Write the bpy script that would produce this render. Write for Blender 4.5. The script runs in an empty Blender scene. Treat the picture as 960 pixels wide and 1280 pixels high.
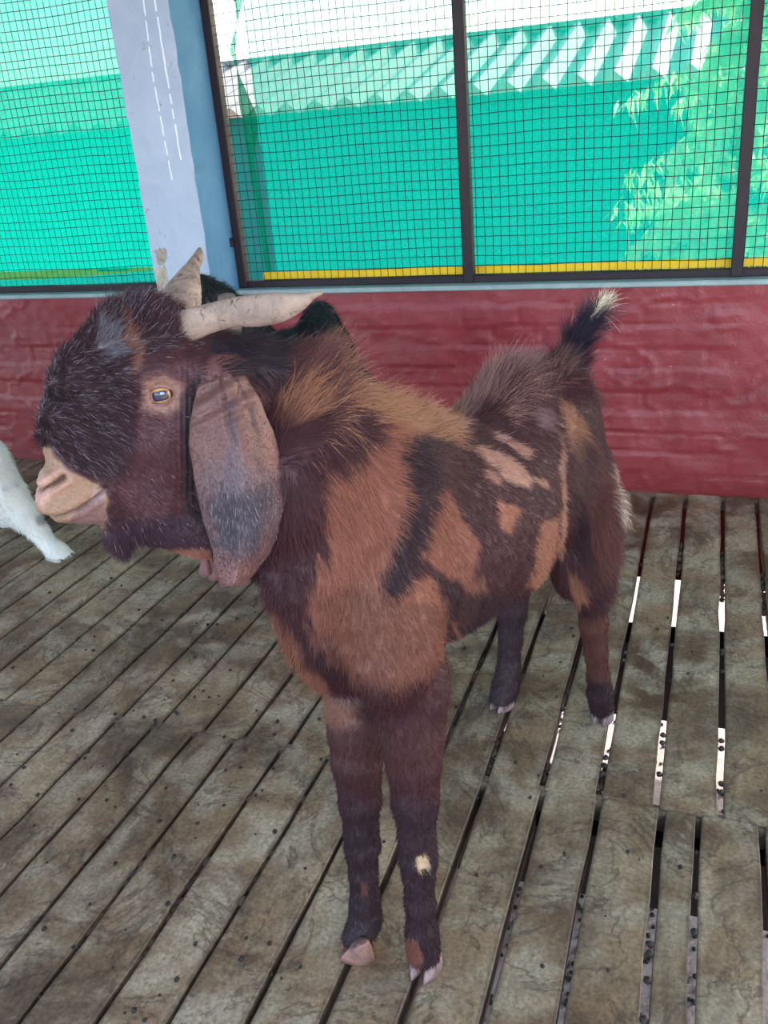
import bpy, bmesh, math, random
import numpy as np
from mathutils import Vector, Matrix
random.seed(7); rng = np.random.default_rng(7)
S = bpy.context.scene
COL = S.collection
# ---------------------------------------------------------------- camera, sky, sun, exposure
CAMH = 1.45
F_PX = 1115.0
R_CAM = np.array([[0.94149155, 0.06327557, -0.33104359],
                  [0.32788447, -0.39929724, 0.85618543],
                  [-0.07800917, -0.9146354, -0.39668206]])   # columns: picture right, picture down, view direction
cam_d = bpy.data.cameras.new('camera'); cam = bpy.data.objects.new('camera', cam_d); COL.objects.link(cam)
cam_d.sensor_fit = 'HORIZONTAL'; cam_d.sensor_width = 36.0; cam_d.lens = F_PX / 960 * 36.0
cam_d.clip_start = 0.05; cam_d.clip_end = 300
mw = Matrix.Identity(4)
for i in range(3):
    mw[i][0] = R_CAM[i, 0]; mw[i][1] = -R_CAM[i, 1]; mw[i][2] = -R_CAM[i, 2]
mw[2][3] = CAMH
cam.matrix_world = mw
S.camera = cam

SUN_EL, SUN_AZ = math.radians(27.5), math.radians(30)      # sun stands beyond the wall, a little to the right
world = bpy.data.worlds.new('sky'); S.world = world; world.use_nodes = True
nt = world.node_tree; bg = nt.nodes['Background']
sky = nt.nodes.new('ShaderNodeTexSky'); sky.sky_type = 'NISHITA'; sky.sun_disc = False
sky.sun_elevation = SUN_EL; sky.sun_rotation = SUN_AZ; sky.dust_density = 1.6; sky.air_density = 1.0; sky.ozone_density = 1.0
nt.links.new(sky.outputs[0], bg.inputs[0]); bg.inputs[1].default_value = 0.39
sun_d = bpy.data.lights.new('sun', 'SUN'); sun = bpy.data.objects.new('sun', sun_d); COL.objects.link(sun)
sun_d.energy = 4.3; sun_d.angle = 0.01; sun_d.color = (1.0, 0.95, 0.88)
sd = Vector((math.sin(SUN_AZ) * math.cos(SUN_EL), math.cos(SUN_AZ) * math.cos(SUN_EL), math.sin(SUN_EL)))
sun.rotation_euler = sd.to_track_quat('Z', 'Y').to_euler(); sun.location = (2, 8, 12)
# the open front of the shed lets the bright sky in
def area(name, loc, target, sx, sy, power, color):
    ld = bpy.data.lights.new(name, 'AREA'); lo = bpy.data.objects.new(name, ld); COL.objects.link(lo)
    ld.shape = 'RECTANGLE'; ld.size = sx; ld.size_y = sy; ld.energy = power; ld.color = color
    lo.location = loc; lo.rotation_euler = (Vector(loc) - Vector(target)).to_track_quat('Z', 'Y').to_euler()
area('open_side_daylight', (2.2, -3.2, 2.7), (-0.4, 1.2, 0.6), 3.5, 2.2, 95, (0.93, 0.96, 1.0))
S.view_settings.view_transform = 'Standard'; S.view_settings.look = 'None'
S.view_settings.gamma = 1.0; S.view_settings.use_curve_mapping = False
S.view_settings.exposure = 0.92

# ---------------------------------------------------------------- helpers
CAMC = np.array([0, 0, CAMH])
def ray(px, py): return R_CAM @ np.array([px - 480.0, py - 640.0, F_PX])
def on_y(px, py, y):
    r = ray(px, py); return CAMC + r * y / r[1]
def project(P):
    q = (np.asarray(P, float) - CAMC) @ R_CAM
    return np.stack([480 + F_PX * q[..., 0] / q[..., 2], 640 + F_PX * q[..., 1] / q[..., 2]], -1)
def lin(r, g, b, a=None):
    f = lambda c: ((c / 255 + .055) / 1.055) ** 2.4 if c / 255 > .04045 else c / 255 / 12.92
    t = (f(r), f(g), f(b)); return t if a is None else t + (a,)
def L4(c): return lin(*c) + (1.0,)
def mesh_np(name, V, Fq, smooth=True):
    me = bpy.data.meshes.new(name); V = np.asarray(V, np.float32); Fq = np.asarray(Fq, np.int32)
    me.vertices.add(len(V)); me.vertices.foreach_set('co', V.ravel())
    n, k = Fq.shape
    me.loops.add(n * k); me.loops.foreach_set('vertex_index', Fq.ravel())
    me.polygons.add(n); me.polygons.foreach_set('loop_start', np.arange(0, n * k, k, dtype=np.int32))
    me.polygons.foreach_set('use_smooth', np.full(n, smooth)); me.update(calc_edges=True); me.validate()
    return me
def link(name, me, mat=None, parent=None, **props):
    o = bpy.data.objects.new(name, me); COL.objects.link(o)
    if mat is not None and me is not None and len(me.materials) == 0: me.materials.append(mat)
    if parent is not None: o.parent = parent
    for k, v in props.items(): o[k] = v
    return o
def set_col(me, col):
    at = me.color_attributes.new('col', 'FLOAT_COLOR', 'POINT')
    c = np.ones((len(me.vertices), 4), np.float32); c[:, :3] = col; at.data.foreach_set('color', c.ravel())
def box_mesh(name, boxes, bevel=0.0, seg=1):
    bm = bmesh.new()
    for (a, b) in boxes:
        vs = [bm.verts.new((x, y, z)) for x in (a[0], b[0]) for y in (a[1], b[1]) for z in (a[2], b[2])]
        for f in ((0, 1, 3, 2), (4, 6, 7, 5), (0, 4, 5, 1), (2, 3, 7, 6), (0, 2, 6, 4), (1, 5, 7, 3)): bm.faces.new([vs[i] for i in f])
    bmesh.ops.recalc_face_normals(bm, faces=bm.faces)
    if bevel: bmesh.ops.bevel(bm, geom=bm.edges[:], offset=bevel, segments=seg, affect='EDGES')
    me = bpy.data.meshes.new(name); bm.to_mesh(me); bm.free(); return me
_lat = rng.random((64, 64, 64)).astype(np.float32)
def noise3(P, s):
    """smooth value noise in -1..1 at points P, frequency s"""
    Q = np.asarray(P) * s + 17.3; i = np.floor(Q).astype(int); f = Q - i; f = f * f * (3 - 2 * f); i &= 63; j = (i + 1) & 63
    x0, y0, z0 = i[..., 0], i[..., 1], i[..., 2]; x1, y1, z1 = j[..., 0], j[..., 1], j[..., 2]
    fx, fy, fz = f[..., 0], f[..., 1], f[..., 2]; L = _lat
    a = L[x0, y0, z0] * (1 - fx) + L[x1, y0, z0] * fx; b = L[x0, y1, z0] * (1 - fx) + L[x1, y1, z0] * fx
    c = L[x0, y0, z1] * (1 - fx) + L[x1, y0, z1] * fx; d = L[x0, y1, z1] * (1 - fx) + L[x1, y1, z1] * fx
    return ((a * (1 - fy) + b * fy) * (1 - fz) + (c * (1 - fy) + d * fy) * fz) * 2 - 1
def fbm(P, s, o=3):
    r = 0; a = 1.0
    for k in range(o): r = r + a * noise3(P, s * 2.03 ** k); a *= .5
    return r / 1.75

def mat_new(name):
    m = bpy.data.materials.new(name); m.use_nodes = True; return m, m.node_tree, m.node_tree.nodes['Principled BSDF']
def N(t, kind, **kw):
    n = t.nodes.new(kind)
    for k, v in kw.items(): setattr(n, k, v)
    return n
def noise_node(t, vec, scale, detail=4, rough=.55, dist=0.0):
    n = N(t, 'ShaderNodeTexNoise'); n.inputs['Scale'].default_value = scale; n.inputs['Detail'].default_value = detail
    n.inputs['Roughness'].default_value = rough; n.inputs['Distortion'].default_value = dist; t.links.new(vec, n.inputs['Vector']); return n.outputs['Fac']
def ramp(t, fac, stops):
    r = N(t, 'ShaderNodeValToRGB'); cr = r.color_ramp
    while len(cr.elements) < len(stops): cr.elements.new(0.5)
    for e, (p, c) in zip(cr.elements, stops): e.position = p; e.color = (c if len(c) == 4 else tuple(c) + (1,))
    t.links.new(fac, r.inputs[0]); return r.outputs[0]
def mix(t, fac, a, b, mode='MIX'):
    m = N(t, 'ShaderNodeMix', data_type='RGBA', blend_type=mode)
    if isinstance(fac, (int, float)): m.inputs[0].default_value = fac
    else: t.links.new(fac, m.inputs[0])
    for i, v in ((6, a), (7, b)):
        if isinstance(v, tuple): m.inputs[i].default_value = v if len(v) == 4 else v + (1,)
        else: t.links.new(v, m.inputs[i])
    return m.outputs[2]
def bump(t, bs, h, strength, dist):
    b = N(t, 'ShaderNodeBump'); b.inputs['Strength'].default_value = strength; b.inputs['Distance'].default_value = dist
    t.links.new(h, b.inputs['Height']); t.links.new(b.outputs[0], bs.inputs['Normal'])
def mathn(t, op, a, v):
    m = N(t, 'ShaderNodeMath', operation=op); t.links.new(a, m.inputs[0]); m.inputs[1].default_value = v; return m.outputs[0]
def pos(t): return N(t, 'ShaderNodeNewGeometry').outputs['Position']
def W(c): return (c, c, c, 1)

# ---------------------------------------------------------------- materials of the setting
def m_slat():
    m, t, b = mat_new('weathered_slat'); p = pos(t)
    oi = N(t, 'ShaderNodeObjectInfo').outputs['Random']
    mp = N(t, 'ShaderNodeMapping'); t.links.new(p, mp.inputs[0]); mp.inputs['Scale'].default_value = (1, .35, 1)
    big = noise_node(t, p, 2.6, 5, .6, .4); mid = noise_node(t, p, 7, 5, .6, .4); fine = noise_node(t, p, 110, 3, .7); st = noise_node(t, mp.outputs[0], 38, 5, .7, .3)
    c = ramp(t, big, [(.32, L4((86, 66, 48))), (.5, L4((132, 112, 90))), (.68, L4((164, 150, 126)))])
    c = mix(t, ramp(t, mid, [(.44, W(0)), (.60, W(.9))]), c, L4((158, 150, 132)))
    c = mix(t, ramp(t, noise_node(t, p, 4.0, 6, .62, .5), [(.48, W(0)), (.62, W(.75))]), c, L4((84, 66, 52)))
    ed = ramp(t, noise_node(t, p, 4.2, 5, .6, .9), [(.502, W(0)), (.516, W(.6)), (.52, W(.5)), (.545, W(0))])
    c = mix(t, ed, c, L4((66, 50, 42)))
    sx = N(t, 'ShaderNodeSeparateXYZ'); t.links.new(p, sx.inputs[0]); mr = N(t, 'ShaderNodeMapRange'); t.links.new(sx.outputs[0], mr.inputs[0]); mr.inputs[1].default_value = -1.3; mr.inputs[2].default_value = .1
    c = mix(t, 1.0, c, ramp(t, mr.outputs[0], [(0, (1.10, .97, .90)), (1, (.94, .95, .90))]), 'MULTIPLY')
    c = mix(t, .5, c, ramp(t, st, [(.3, W(.22)), (.7, W(.75))]), 'SOFT_LIGHT')
    c = mix(t, .55, c, ramp(t, fine, [(.3, W(.15)), (.7, W(.85))]), 'OVERLAY')
    c = mix(t, 1.0, c, ramp(t, oi, [(0, (.72, .70, .68)), (1, (1.08, 1.06, 1.05))]), 'MULTIPLY')
    eg = N(t, 'ShaderNodeAttribute', attribute_name='edge').outputs['Fac']
    sb = N(t, 'ShaderNodeMath', operation='ADD'); t.links.new(eg, sb.inputs[0]); t.links.new(noise_node(t, p, 16, 5, .7, .5), sb.inputs[1])
    c = mix(t, ramp(t, sb.outputs[0], [(1.02, W(0)), (1.0, W(0))]) if False else ramp(t, mathn(t, 'MULTIPLY', sb.outputs[0], .5), [(.60, W(0)), (.80, W(.7))]), c, L4((70, 54, 44)))
    t.links.new(c, b.inputs['Base Color'])
    t.links.new(ramp(t, mid, [(.3, W(.5)), (.7, W(.85))]), b.inputs['Roughness'])
    bump(t, b, fine, .3, .0015); return m
def m_redwall():
    m, t, b = mat_new('red_painted_render'); p = pos(t)
    big = noise_node(t, p, 3, 5, .6, .5); mid = noise_node(t, p, 22, 5, .65, .3); fine = noise_node(t, p, 120, 3)
    c = ramp(t, big, [(.3, L4((124, 40, 46))), (.55, L4((142, 53, 60))), (.8, L4((160, 78, 84)))])
    c = mix(t, ramp(t, mid, [(.6, W(0)), (.8, W(.5))]), c, L4((190, 92, 98)))
    sx = N(t, 'ShaderNodeSeparateXYZ'); t.links.new(p, sx.inputs[0])
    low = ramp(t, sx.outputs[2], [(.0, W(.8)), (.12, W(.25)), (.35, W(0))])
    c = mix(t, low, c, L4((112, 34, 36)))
    c = mix(t, ramp(t, noise_node(t, p, 60, 2), [(.74, W(0)), (.78, W(.9))]), c, L4((206, 130, 128)))
    t.links.new(c, b.inputs['Base Color']); b.inputs['Roughness'].default_value = .42
    bump(t, b, mix(t, .4, mid, fine), .5, .006); return m
def m_noisy(name, c0, c1, scale=8, rough=.7, bs=.3, bd=.003, extra=None, metal=0):
    m, t, b = mat_new(name); p = pos(t)
    c = ramp(t, noise_node(t, p, scale, 6, .65, .6), [(.3, L4(c0)), (.7, L4(c1))])
    if extra: c = mix(t, ramp(t, noise_node(t, p, extra[1], 5, .7, 1), [(extra[2], W(0)), (extra[2] + .08, W(1))]), c, L4(extra[0]))
    t.links.new(c, b.inputs['Base Color']); b.inputs['Roughness'].default_value = rough; b.inputs['Metallic'].default_value = metal
    bump(t, b, noise_node(t, p, scale * 7, 4), bs, bd); return m
def m_net(name, base, clear, clear_tint):
    m, t, b = mat_new(name); t.nodes.remove(b); out = t.nodes['Material Output']
    p = pos(t)
    tr = N(t, 'ShaderNodeBsdfTransparent'); tr.inputs[0].default_value = clear_tint + (1,)
    tl = N(t, 'ShaderNodeBsdfTranslucent'); df = N(t, 'ShaderNodeBsdfDiffuse')
    c = mix(t, ramp(t, noise_node(t, p, 160, 3, .7), [(.3, W(0)), (.7, W(1))]), tuple(x * .72 for x in lin(*base)) + (1,), tuple(min(1, x * 1.12) for x in lin(*base)) + (1,))
    t.links.new(c, tl.inputs[0]); t.links.new(c, df.inputs[0])
    m1 = N(t, 'ShaderNodeMixShader'); m1.inputs[0].default_value = .35; t.links.new(tl.outputs[0], m1.inputs[1]); t.links.new(df.outputs[0], m1.inputs[2])
    m2 = N(t, 'ShaderNodeMixShader')
    f = N(t, 'ShaderNodeMapRange'); t.links.new(noise_node(t, p, 300, 2), f.inputs[0]); f.inputs[1].default_value = .3; f.inputs[2].default_value = .7
    f.inputs[3].default_value = max(0, clear - .12); f.inputs[4].default_value = clear + .12
    t.links.new(f.outputs[0], m2.inputs[0]); t.links.new(m1.outputs[0], m2.inputs[1]); t.links.new(tr.outputs[0], m2.inputs[2])
    t.links.new(m2.outputs[0], out.inputs[0]); return m
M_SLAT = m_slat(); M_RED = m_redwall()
M_COPING = m_noisy('grey_coping', (128, 150, 152), (160, 176, 176), 9, .45)
M_COLUMN = m_noisy('grey_blue_column_paint', (158, 170, 192), (182, 192, 210), 4, .55, .25, .003, ((128, 118, 120), 6, .64))
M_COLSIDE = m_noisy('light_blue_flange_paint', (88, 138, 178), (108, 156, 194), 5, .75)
M_RAW = m_noisy('bare_concrete', (150, 138, 126), (196, 184, 170), 14, .85)
M_BAR = m_noisy('dark_maroon_steel', (24, 12, 22), (40, 22, 34), 20, .6)
M_WIRE = m_noisy('dark_wire', (4, 10, 14), (10, 20, 24), 20, .7)
M_JOIST = m_noisy('dark_joist', (26, 22, 20), (44, 36, 32), 10, .9)
M_SOIL = m_noisy('pale_pink_soil', (205, 178, 168), (236, 214, 206), 12, .9, .6, .01, ((170, 130, 110), 5, .62))
M_PELLET = m_noisy('dark_dung', (20, 16, 18), (48, 38, 34), 60, .6)
M_DIRT = m_noisy('packed_dirt', (62, 48, 38), (104, 84, 66), 40, .9, .8, .006)
M_NET = m_net('green_shade_net', (8, 208, 184), .35, (.86, 1.0, .97))
M_NET3 = m_net('shaded_green_shade_net', (4, 128, 98), .20, (.5, .9, .75))  # darker green stands in for dimmer light through the doubled net
M_NET2 = m_net('dense_green_shade_net', (10, 222, 192), .13, (.86, 1.0, .97))
M_STRIP = m_noisy('yellow_edge_tape', (238, 190, 8), (252, 212, 30), 10, .5)
M_STRIPG = m_noisy('olive_edge_tape', (70, 170, 70), (110, 190, 90), 10, .6)
M_ROOFOUT = m_noisy('white_sheet_roof', (116, 116, 104), (132, 132, 118), 6, .5)
M_SHEDWALL = m_noisy('teal_cladding', (8, 120, 108), (12, 132, 118), 6, .8)
M_CEIL = m_noisy('grey_roof_sheet', (150, 152, 155), (175, 176, 178), 3, .6)
M_BARK = m_noisy('bark', (92, 78, 60), (130, 112, 88), 20, .9, .8, .01)

# ---------------------------------------------------------------- floor of slats
floor = link('floor', None, kind='structure', label='slatted floor of long weathered grey-brown planks')
near = [-1.615, -1.48, -1.362, -1.233, -1.110, -.972, -.841, -.703, -.570, -.437, -.298, -.170, -.033, .044, .172, .305, .438, .571, .704, .837, .97]
far = [-1.606, -1.475, -1.345, -1.212, -1.088, -.960, -.828, -.698, -.567, -.439, -.303, -.174, -.047, .090, .213, .345, .478, .611, .744, .877, 1.01]
while near[0] > -3.7: near.insert(0, near[0] - .1325)
while far[0] > -4.6: far.insert(0, far[0] - .1325)
def slat_mesh(L, wid, g0, g1, tab, seed):
    """one plank with slightly worn, uneven long edges, small spacer tabs at both ends that close the slot"""
    r = np.random.default_rng(seed); n = 14; ys = np.linspace(0, L, n + 1); h = .065
    wl = r.normal(0, .0012, n + 1); wr = r.normal(0, .0012, n + 1)
    V = []; 
    for i, y in enumerate(ys):
        a, b = g0 / 2 + wl[i], wid - g1 / 2 + wr[i]; c = .0022; zt = r.normal(0, .0006)
        V += [(a + .004, y, -h), (a, y, -c + zt), (a + c, y, zt), (a + .022, y, zt + .0008), ((a + b) / 2, y, zt + .0012), (b - .022, y, zt + .0008), (b - c, y, zt), (b, y, -c + zt), (b - .004, y, -h)]
    bm = bmesh.new(); vs = [bm.verts.new(v) for v in V]
    for i in range(n):
        for k in range(8): bm.faces.new((vs[i * 9 + k], vs[i * 9 + k + 1], vs[i * 9 + 9 + k + 1], vs[i * 9 + 9 + k]))
    bm.faces.new([vs[k] for k in range(9)]); bm.faces.new([vs[n * 9 + k] for k in range(8, -1, -1)])
    for y0, y1 in ((0, tab), (L - tab, L)):
        q = [bm.verts.new((x, y, z)) for x in (wid - g1 / 2 - .006, wid + g0 / 2 + .002) for y in (y0, y1) for z in (-h + .01, -.003)]
        for f in ((0, 1, 3, 2), (4, 6, 7, 5), (0, 4, 5, 1), (2, 3, 7, 6), (0, 2, 6, 4), (1, 5, 7, 3)): bm.faces.new([q[i] for i in f])
    bmesh.ops.recalc_face_normals(bm, faces=bm.faces)
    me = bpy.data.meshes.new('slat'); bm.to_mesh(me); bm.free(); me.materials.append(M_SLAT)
    at = me.attributes.new('edge', 'FLOAT', 'POINT')
    at.data.foreach_set('value', np.array([(0.0, .12, 1.0)[0 if i % 9 == 4 else 1 if i % 9 in (3, 5) else 2] if i < 9 * n + 9 else 1.0 for i in range(len(me.vertices))], np.float32)); return me
def gapw(x): return .0145 if x > -.62 else .0105 if x > -1.3 else .008
for row, (xs, y0, L, tb) in enumerate(((near, -.2, 1.849, .012), (far, 1.651, 1.839, .014))):
    for i in range(len(xs) - 1):
        g0, g1 = gapw(xs[i]), gapw(xs[i + 1])
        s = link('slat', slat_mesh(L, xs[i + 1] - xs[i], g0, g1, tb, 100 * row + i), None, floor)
        s.location = (xs[i], y0, random.uniform(-.0015, .0015))
jo = link('floor_joist', box_mesh('floor_joist', [((-4.8, 1.60, -.25), (1.3, 1.72, -.066))]), M_JOIST, floor)
link('floor_joist', box_mesh('floor_joist', [((-4.8, 2.44, -.34), (1.3, 2.56, -.066))]), M_JOIST, floor)
link('floor_joist', box_mesh('floor_joist', [((-4.8, .55, -.25), (1.3, .67, -.066))]), M_JOIST, floor)
# dirt packed into parts of the slots, and dung pellets
bm = bmesh.new(); r = np.random.default_rng(3)
def clod(bm, c, rx, ry, rz, sub=1):
    g = bmesh.ops.create_icosphere(bm, subdivisions=sub, radius=1.0)
    for v in g['verts']:
        k = 1 + r.normal(0, .09); v.co = Vector((c[0] + v.co.x * rx * k, c[1] + v.co.y * ry * k, c[2] + v.co.z * rz * k))
fills = [(x, random.uniform(1.7, 3.3), random.uniform(.05, .3)) for x in far[:-8] if x < -.7 for _ in range(3)] + [(x, random.uniform(.6, 1.6), random.uniform(.05, .25)) for x in near[:-8] if x < -.8 for _ in range(3)]
fills += [(.090, 2.85, .2), (.213, 2.75, .16), (-.047, 2.95, .14), (-.567, 2.05, .2), (-.439, 1.78, .1), (-.303, 1.72, .05), (-.174, 1.74, .06)]
for x, y, hl in fills:
    n = int(hl / .012)
    for k in range(n): clod(bm, (x + r.normal(0, .0015), y + (k - n / 2) * .022, -.016 + r.normal(0, .004)), .009, .016, .008)
me = bpy.data.meshes.new('packed_dirt'); bm.to_mesh(me); bm.free(); link('packed_dirt', me, M_DIRT, floor, kind='stuff')
bm = bmesh.new()
for _ in range(330):
    x, y = r.uniform(-2.2, .6), r.uniform(.6, 3.0); s = r.uniform(.0025, .0062)
    if r.random() < .7: x = r.normal(-1.3, .5)
    if min((x - hx) ** 2 + (y - hy) ** 2 for hx, hy in ((-.41, 1.08), (-.57, 1.11), (-.19, 1.9), (-.46, 1.93), (-2.29, 2.46))) < .0064: continue
    clod(bm, (x, y, s * .7), s, s * r.uniform(1, 1.4), s * .8)
for _ in range(130):
    x = random.choice(near + far); y = r.uniform(.6, 3.4); s = r.uniform(.004, .0065)
    if min((x - hx) ** 2 + (y - hy) ** 2 for hx, hy in ((-.41, 1.08), (-.57, 1.11), (-.19, 1.9), (-.46, 1.93), (-2.29, 2.46))) < .0064: continue
    clod(bm, (x + r.normal(0, .004), y, -.004), s, s * 1.2, s * .8)
for x, ys in {-.174: (2.28, 2.24, 1.80, 1.77, 1.74), .09: (2.33, 2.24, 1.93, 1.9, 1.77, 1.74), -.047: (2.35, 1.92, 1.89, 1.77), -.303: (2.38, 2.05, 1.97), -.033: (1.28, 1.26, 1.2, 1.12), .044: (1.42, 1.33)}.items():
    for y in ys: clod(bm, (x + .001, y, -.003), .0075, .008, .006, 2)
me = bpy.data.meshes.new('dung_pellets'); bm.to_mesh(me); bm.free()
link('dung_pellet', me, M_PELLET, None, kind='stuff', label='small dark dung pellets scattered over the slatted floor', category='dung')
ground = link('ground', box_mesh('ground', [((-30, -12, -1.0), (30, 40, -.9))]), M_SOIL, None, kind='structure', label='pale bare soil below and beyond the raised shed')

bm = bmesh.new()
for _ in range(1500):
    x, y = r.uniform(-1.4, .6), r.uniform(1.2, 3.4); s = r.uniform(.005, .009)
    if r.random() < .6: x, y = r.normal(-.4, .35), r.normal(2.0, .3)
    clod(bm, (x, y, -.9 + s * .5), s, s * 1.2, s * .8)
me = bpy.data.meshes.new('fallen_dung'); bm.to_mesh(me); bm.free()
link('fallen_dung', me, M_PELLET, ground, kind='stuff')

# ---------------------------------------------------------------- red wall, coping, column
def relief_wall():
    nx, nz = 560, 84; xs = np.linspace(-5.2, 1.4, nx); zs = np.linspace(-.02, .825, nz)
    X, Z = np.meshgrid(xs, zs, indexing='ij'); P = np.stack([X, 0 * X, Z], -1)
    d = .010 * fbm(P, 3.0, 3) + .009 * np.abs(fbm(P + 5, 7, 3)) + .0028 * fbm(P, 30, 2)
    row = np.floor(Z / .085); off = (row % 2) * .12; bx = (X + off + .03 * noise3(P, 4)) / .24
    fx = np.abs(bx - np.floor(bx) - .5) * 2; fz = np.abs(Z / .085 + .12 * noise3(P + 3, 5) - np.floor(Z / .085 + .12 * noise3(P + 3, 5)) - .5) * 2
    edge = np.clip((np.maximum(fx ** 8, fz ** 4) - .55) / .45, 0, 1)
    hb = np.sin(np.floor(bx) * 12.99 + row * 78.23) * .5
    show = np.clip(fbm(P + 9, 2.2, 2) * 2.2 + .25, 0, 1)
    d += (hb * .009 - .009 * edge) * show
    cr = np.abs(fbm(P + 31, 5, 3)); d += .005 * np.clip(1 - cr / .05, 0, 1)
    Y = 3.492 - d
    V = np.stack([X, Y, Z], -1).reshape(-1, 3); idx = np.arange(nx * nz).reshape(nx, nz)
    Fq = np.stack([idx[:-1, :-1], idx[1:, :-1], idx[1:, 1:], idx[:-1, 1:]], -1).reshape(-1, 4)
    return V, Fq
V, Fq = relief_wall()
b0 = len(V); back = [(-5.2, 3.66, -.4), (1.4, 3.66, -.4), (1.4, 3.66, .825), (-5.2, 3.66, .825), (-5.2, 3.51, -.4), (1.4, 3.51, -.4), (1.4, 3.51, .825), (-5.2, 3.51, .825)]
V = np.concatenate([V, np.array(back)])
Fq = np.concatenate([Fq, b0 + np.array([(0, 3, 2, 1), (0, 1, 5, 4), (2, 3, 7, 6), (0, 4, 7, 3), (1, 2, 6, 5)])])
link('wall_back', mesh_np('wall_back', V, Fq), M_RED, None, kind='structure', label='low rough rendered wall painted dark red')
link('trim_1', box_mesh('coping', [((-5.2, 3.478, .825), (1.4, 3.66, .845))], .004), M_COPING, None, kind='structure', label='grey painted coping along the top of the red wall')

colm = link('column', None, kind='structure', label='grey-blue painted square column standing against the wall')
def column_mesh():
    bm = bmesh.new(); n = 60; zs = np.linspace(-.02, 3.0, n); rows = []
    r2 = np.random.default_rng(5)
    for z in zs:
        j = lambda a: r2.normal(0, a)
        rows.append([bm.verts.new(v) for v in ((-2.222 + j(.0025), 3.31, z), (-2.215 + j(.001), 3.305, z), (-1.965 + j(.001), 3.305, z), (-1.957 + j(.002), 3.31, z), (-1.957, 3.50, z), (-2.222, 3.50, z))])
    for a, b in zip(rows[:-1], rows[1:]):
        for k in range(6): bm.faces.new((a[k], a[(k + 1) % 6], b[(k + 1) % 6], b[k]))
    bm.faces.new(rows[0][::-1]); bm.faces.new(rows[-1]); bmesh.ops.recalc_face_normals(bm, faces=bm.faces)
    me = bpy.data.meshes.new('column_shaft'); bm.to_mesh(me); bm.free()
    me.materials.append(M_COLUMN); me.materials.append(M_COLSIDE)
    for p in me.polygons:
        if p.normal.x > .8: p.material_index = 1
    return me
link('column_shaft', column_mesh(), None, colm)
link('column_flange', box_mesh('column_flange', [((-2.1, 3.50, .845), (-1.957, 3.575, 3.0))]), M_COLSIDE, colm, label='light blue side flange')
# scratched white lines, bare patch, broken corner
def streak(pts, w, mat, name, lab):
    V = []; Fq = []
    for i, (px, py, on) in enumerate(pts):
        a = on_y(px - w, py, 3.302); b = on_y(px + w, py, 3.302)
        V += [a, b, b + [0, .004, 0], a + [0, .004, 0]]
    for i in range(len(pts) - 1):
        if not pts[i][2]: continue
        A, B = i * 4, i * 4 + 4
        for k in range(4): Fq.append((A + k, A + (k + 1) % 4, B + (k + 1) % 4, B + k))
    link(name, mesh_np(name, V, Fq, False), mat, colm, label=lab)
M_WHITE = m_noisy('white_chalk', (226, 236, 246), (246, 250, 252), 30, .8)
def jag(x0, y0, x1, y1, n, brk):
    return [(x0 + (x1 - x0) * k / n + random.uniform(-.35, .35), y0 + (y1 - y0) * k / n, random.random() > brk) for k in range(n + 1)]
streak(jag(179, 0, 190, 90, 14, .1) + jag(190, 90, 215, 225, 22, .15), .7, M_WHITE, 'paint_streak', 'thin white streak of paint')
streak(jag(193, 0, 209, 98, 14, .1) + jag(209, 98, 226, 200, 16, .3), .8, M_WHITE, 'paint_streak', 'thin broken white streak of paint')
def chip(cx, cy, rx, rz, mat, name, lab, x=None):
    bm = bmesh.new(); g = bmesh.ops.create_icosphere(bm, subdivisions=3, radius=1)
    c = on_y(cx, cy, 3.306)
    for v in g['verts']:
        k = 1 + .55 * float(noise3(np.array(v.co) + c, 1.7)) + .35 * float(noise3(np.array(v.co) * 3 + c, 1.9))
        v.co = Vector((c[0] + v.co.x * rx * k, c[1] + v.co.y * .012 * k, c[2] + v.co.z * rz * k))
    me = bpy.data.meshes.new(name); bm.to_mesh(me); bm.free(); link(name, me, mat, colm, label=lab)
chip(203, 321, .026, .036, M_RAW, 'concrete_chip', 'knocked bare patch at the left edge')
chip(204, 352, .03, .06, M_RAW, 'concrete_chip', 'worn bare patch near the wall top')

# ---------------------------------------------------------------- framed wire screens and shade nets
YS = 3.56
def tube_grid(xs, zs, z0, z1, x0, x1, rad, seed):
    r3 = np.random.default_rng(seed); V = []; Fq = []
    def strand(pts, ax):
        base = len(V); n = len(pts)
        for p in pts:
            for (a, b) in ((-rad, 0), (0, -rad), (rad, 0), (0, rad)): V.append((p[0] + (a if ax == 'z' else 0), p[1] + b, p[2] + (a if ax == 'x' else 0)))
        for i in range(n - 1):
            for k in range(4): Fq.append((base + i * 4 + k, base + i * 4 + (k + 1) % 4, base + i * 4 + 4 + (k + 1) % 4, base + i * 4 + 4 + k))
    for x in xs:
        ph = r3.normal(0, .0012); zz = np.linspace(z0, z1, 14)
        strand([(x + ph + r3.normal(0, .0009), YS, z) for z in zz], 'z')
    for z in zs:
        ph = r3.normal(0, .001); xx = np.linspace(x0, x1, 24)
        strand([(x, YS - .002, z + ph + r3.normal(0, .001) + .0025 * math.sin(x * 9 + z * 5)) for x in xx], 'x')
    return mesh_np('wire_mesh', V, Fq, False)
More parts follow.
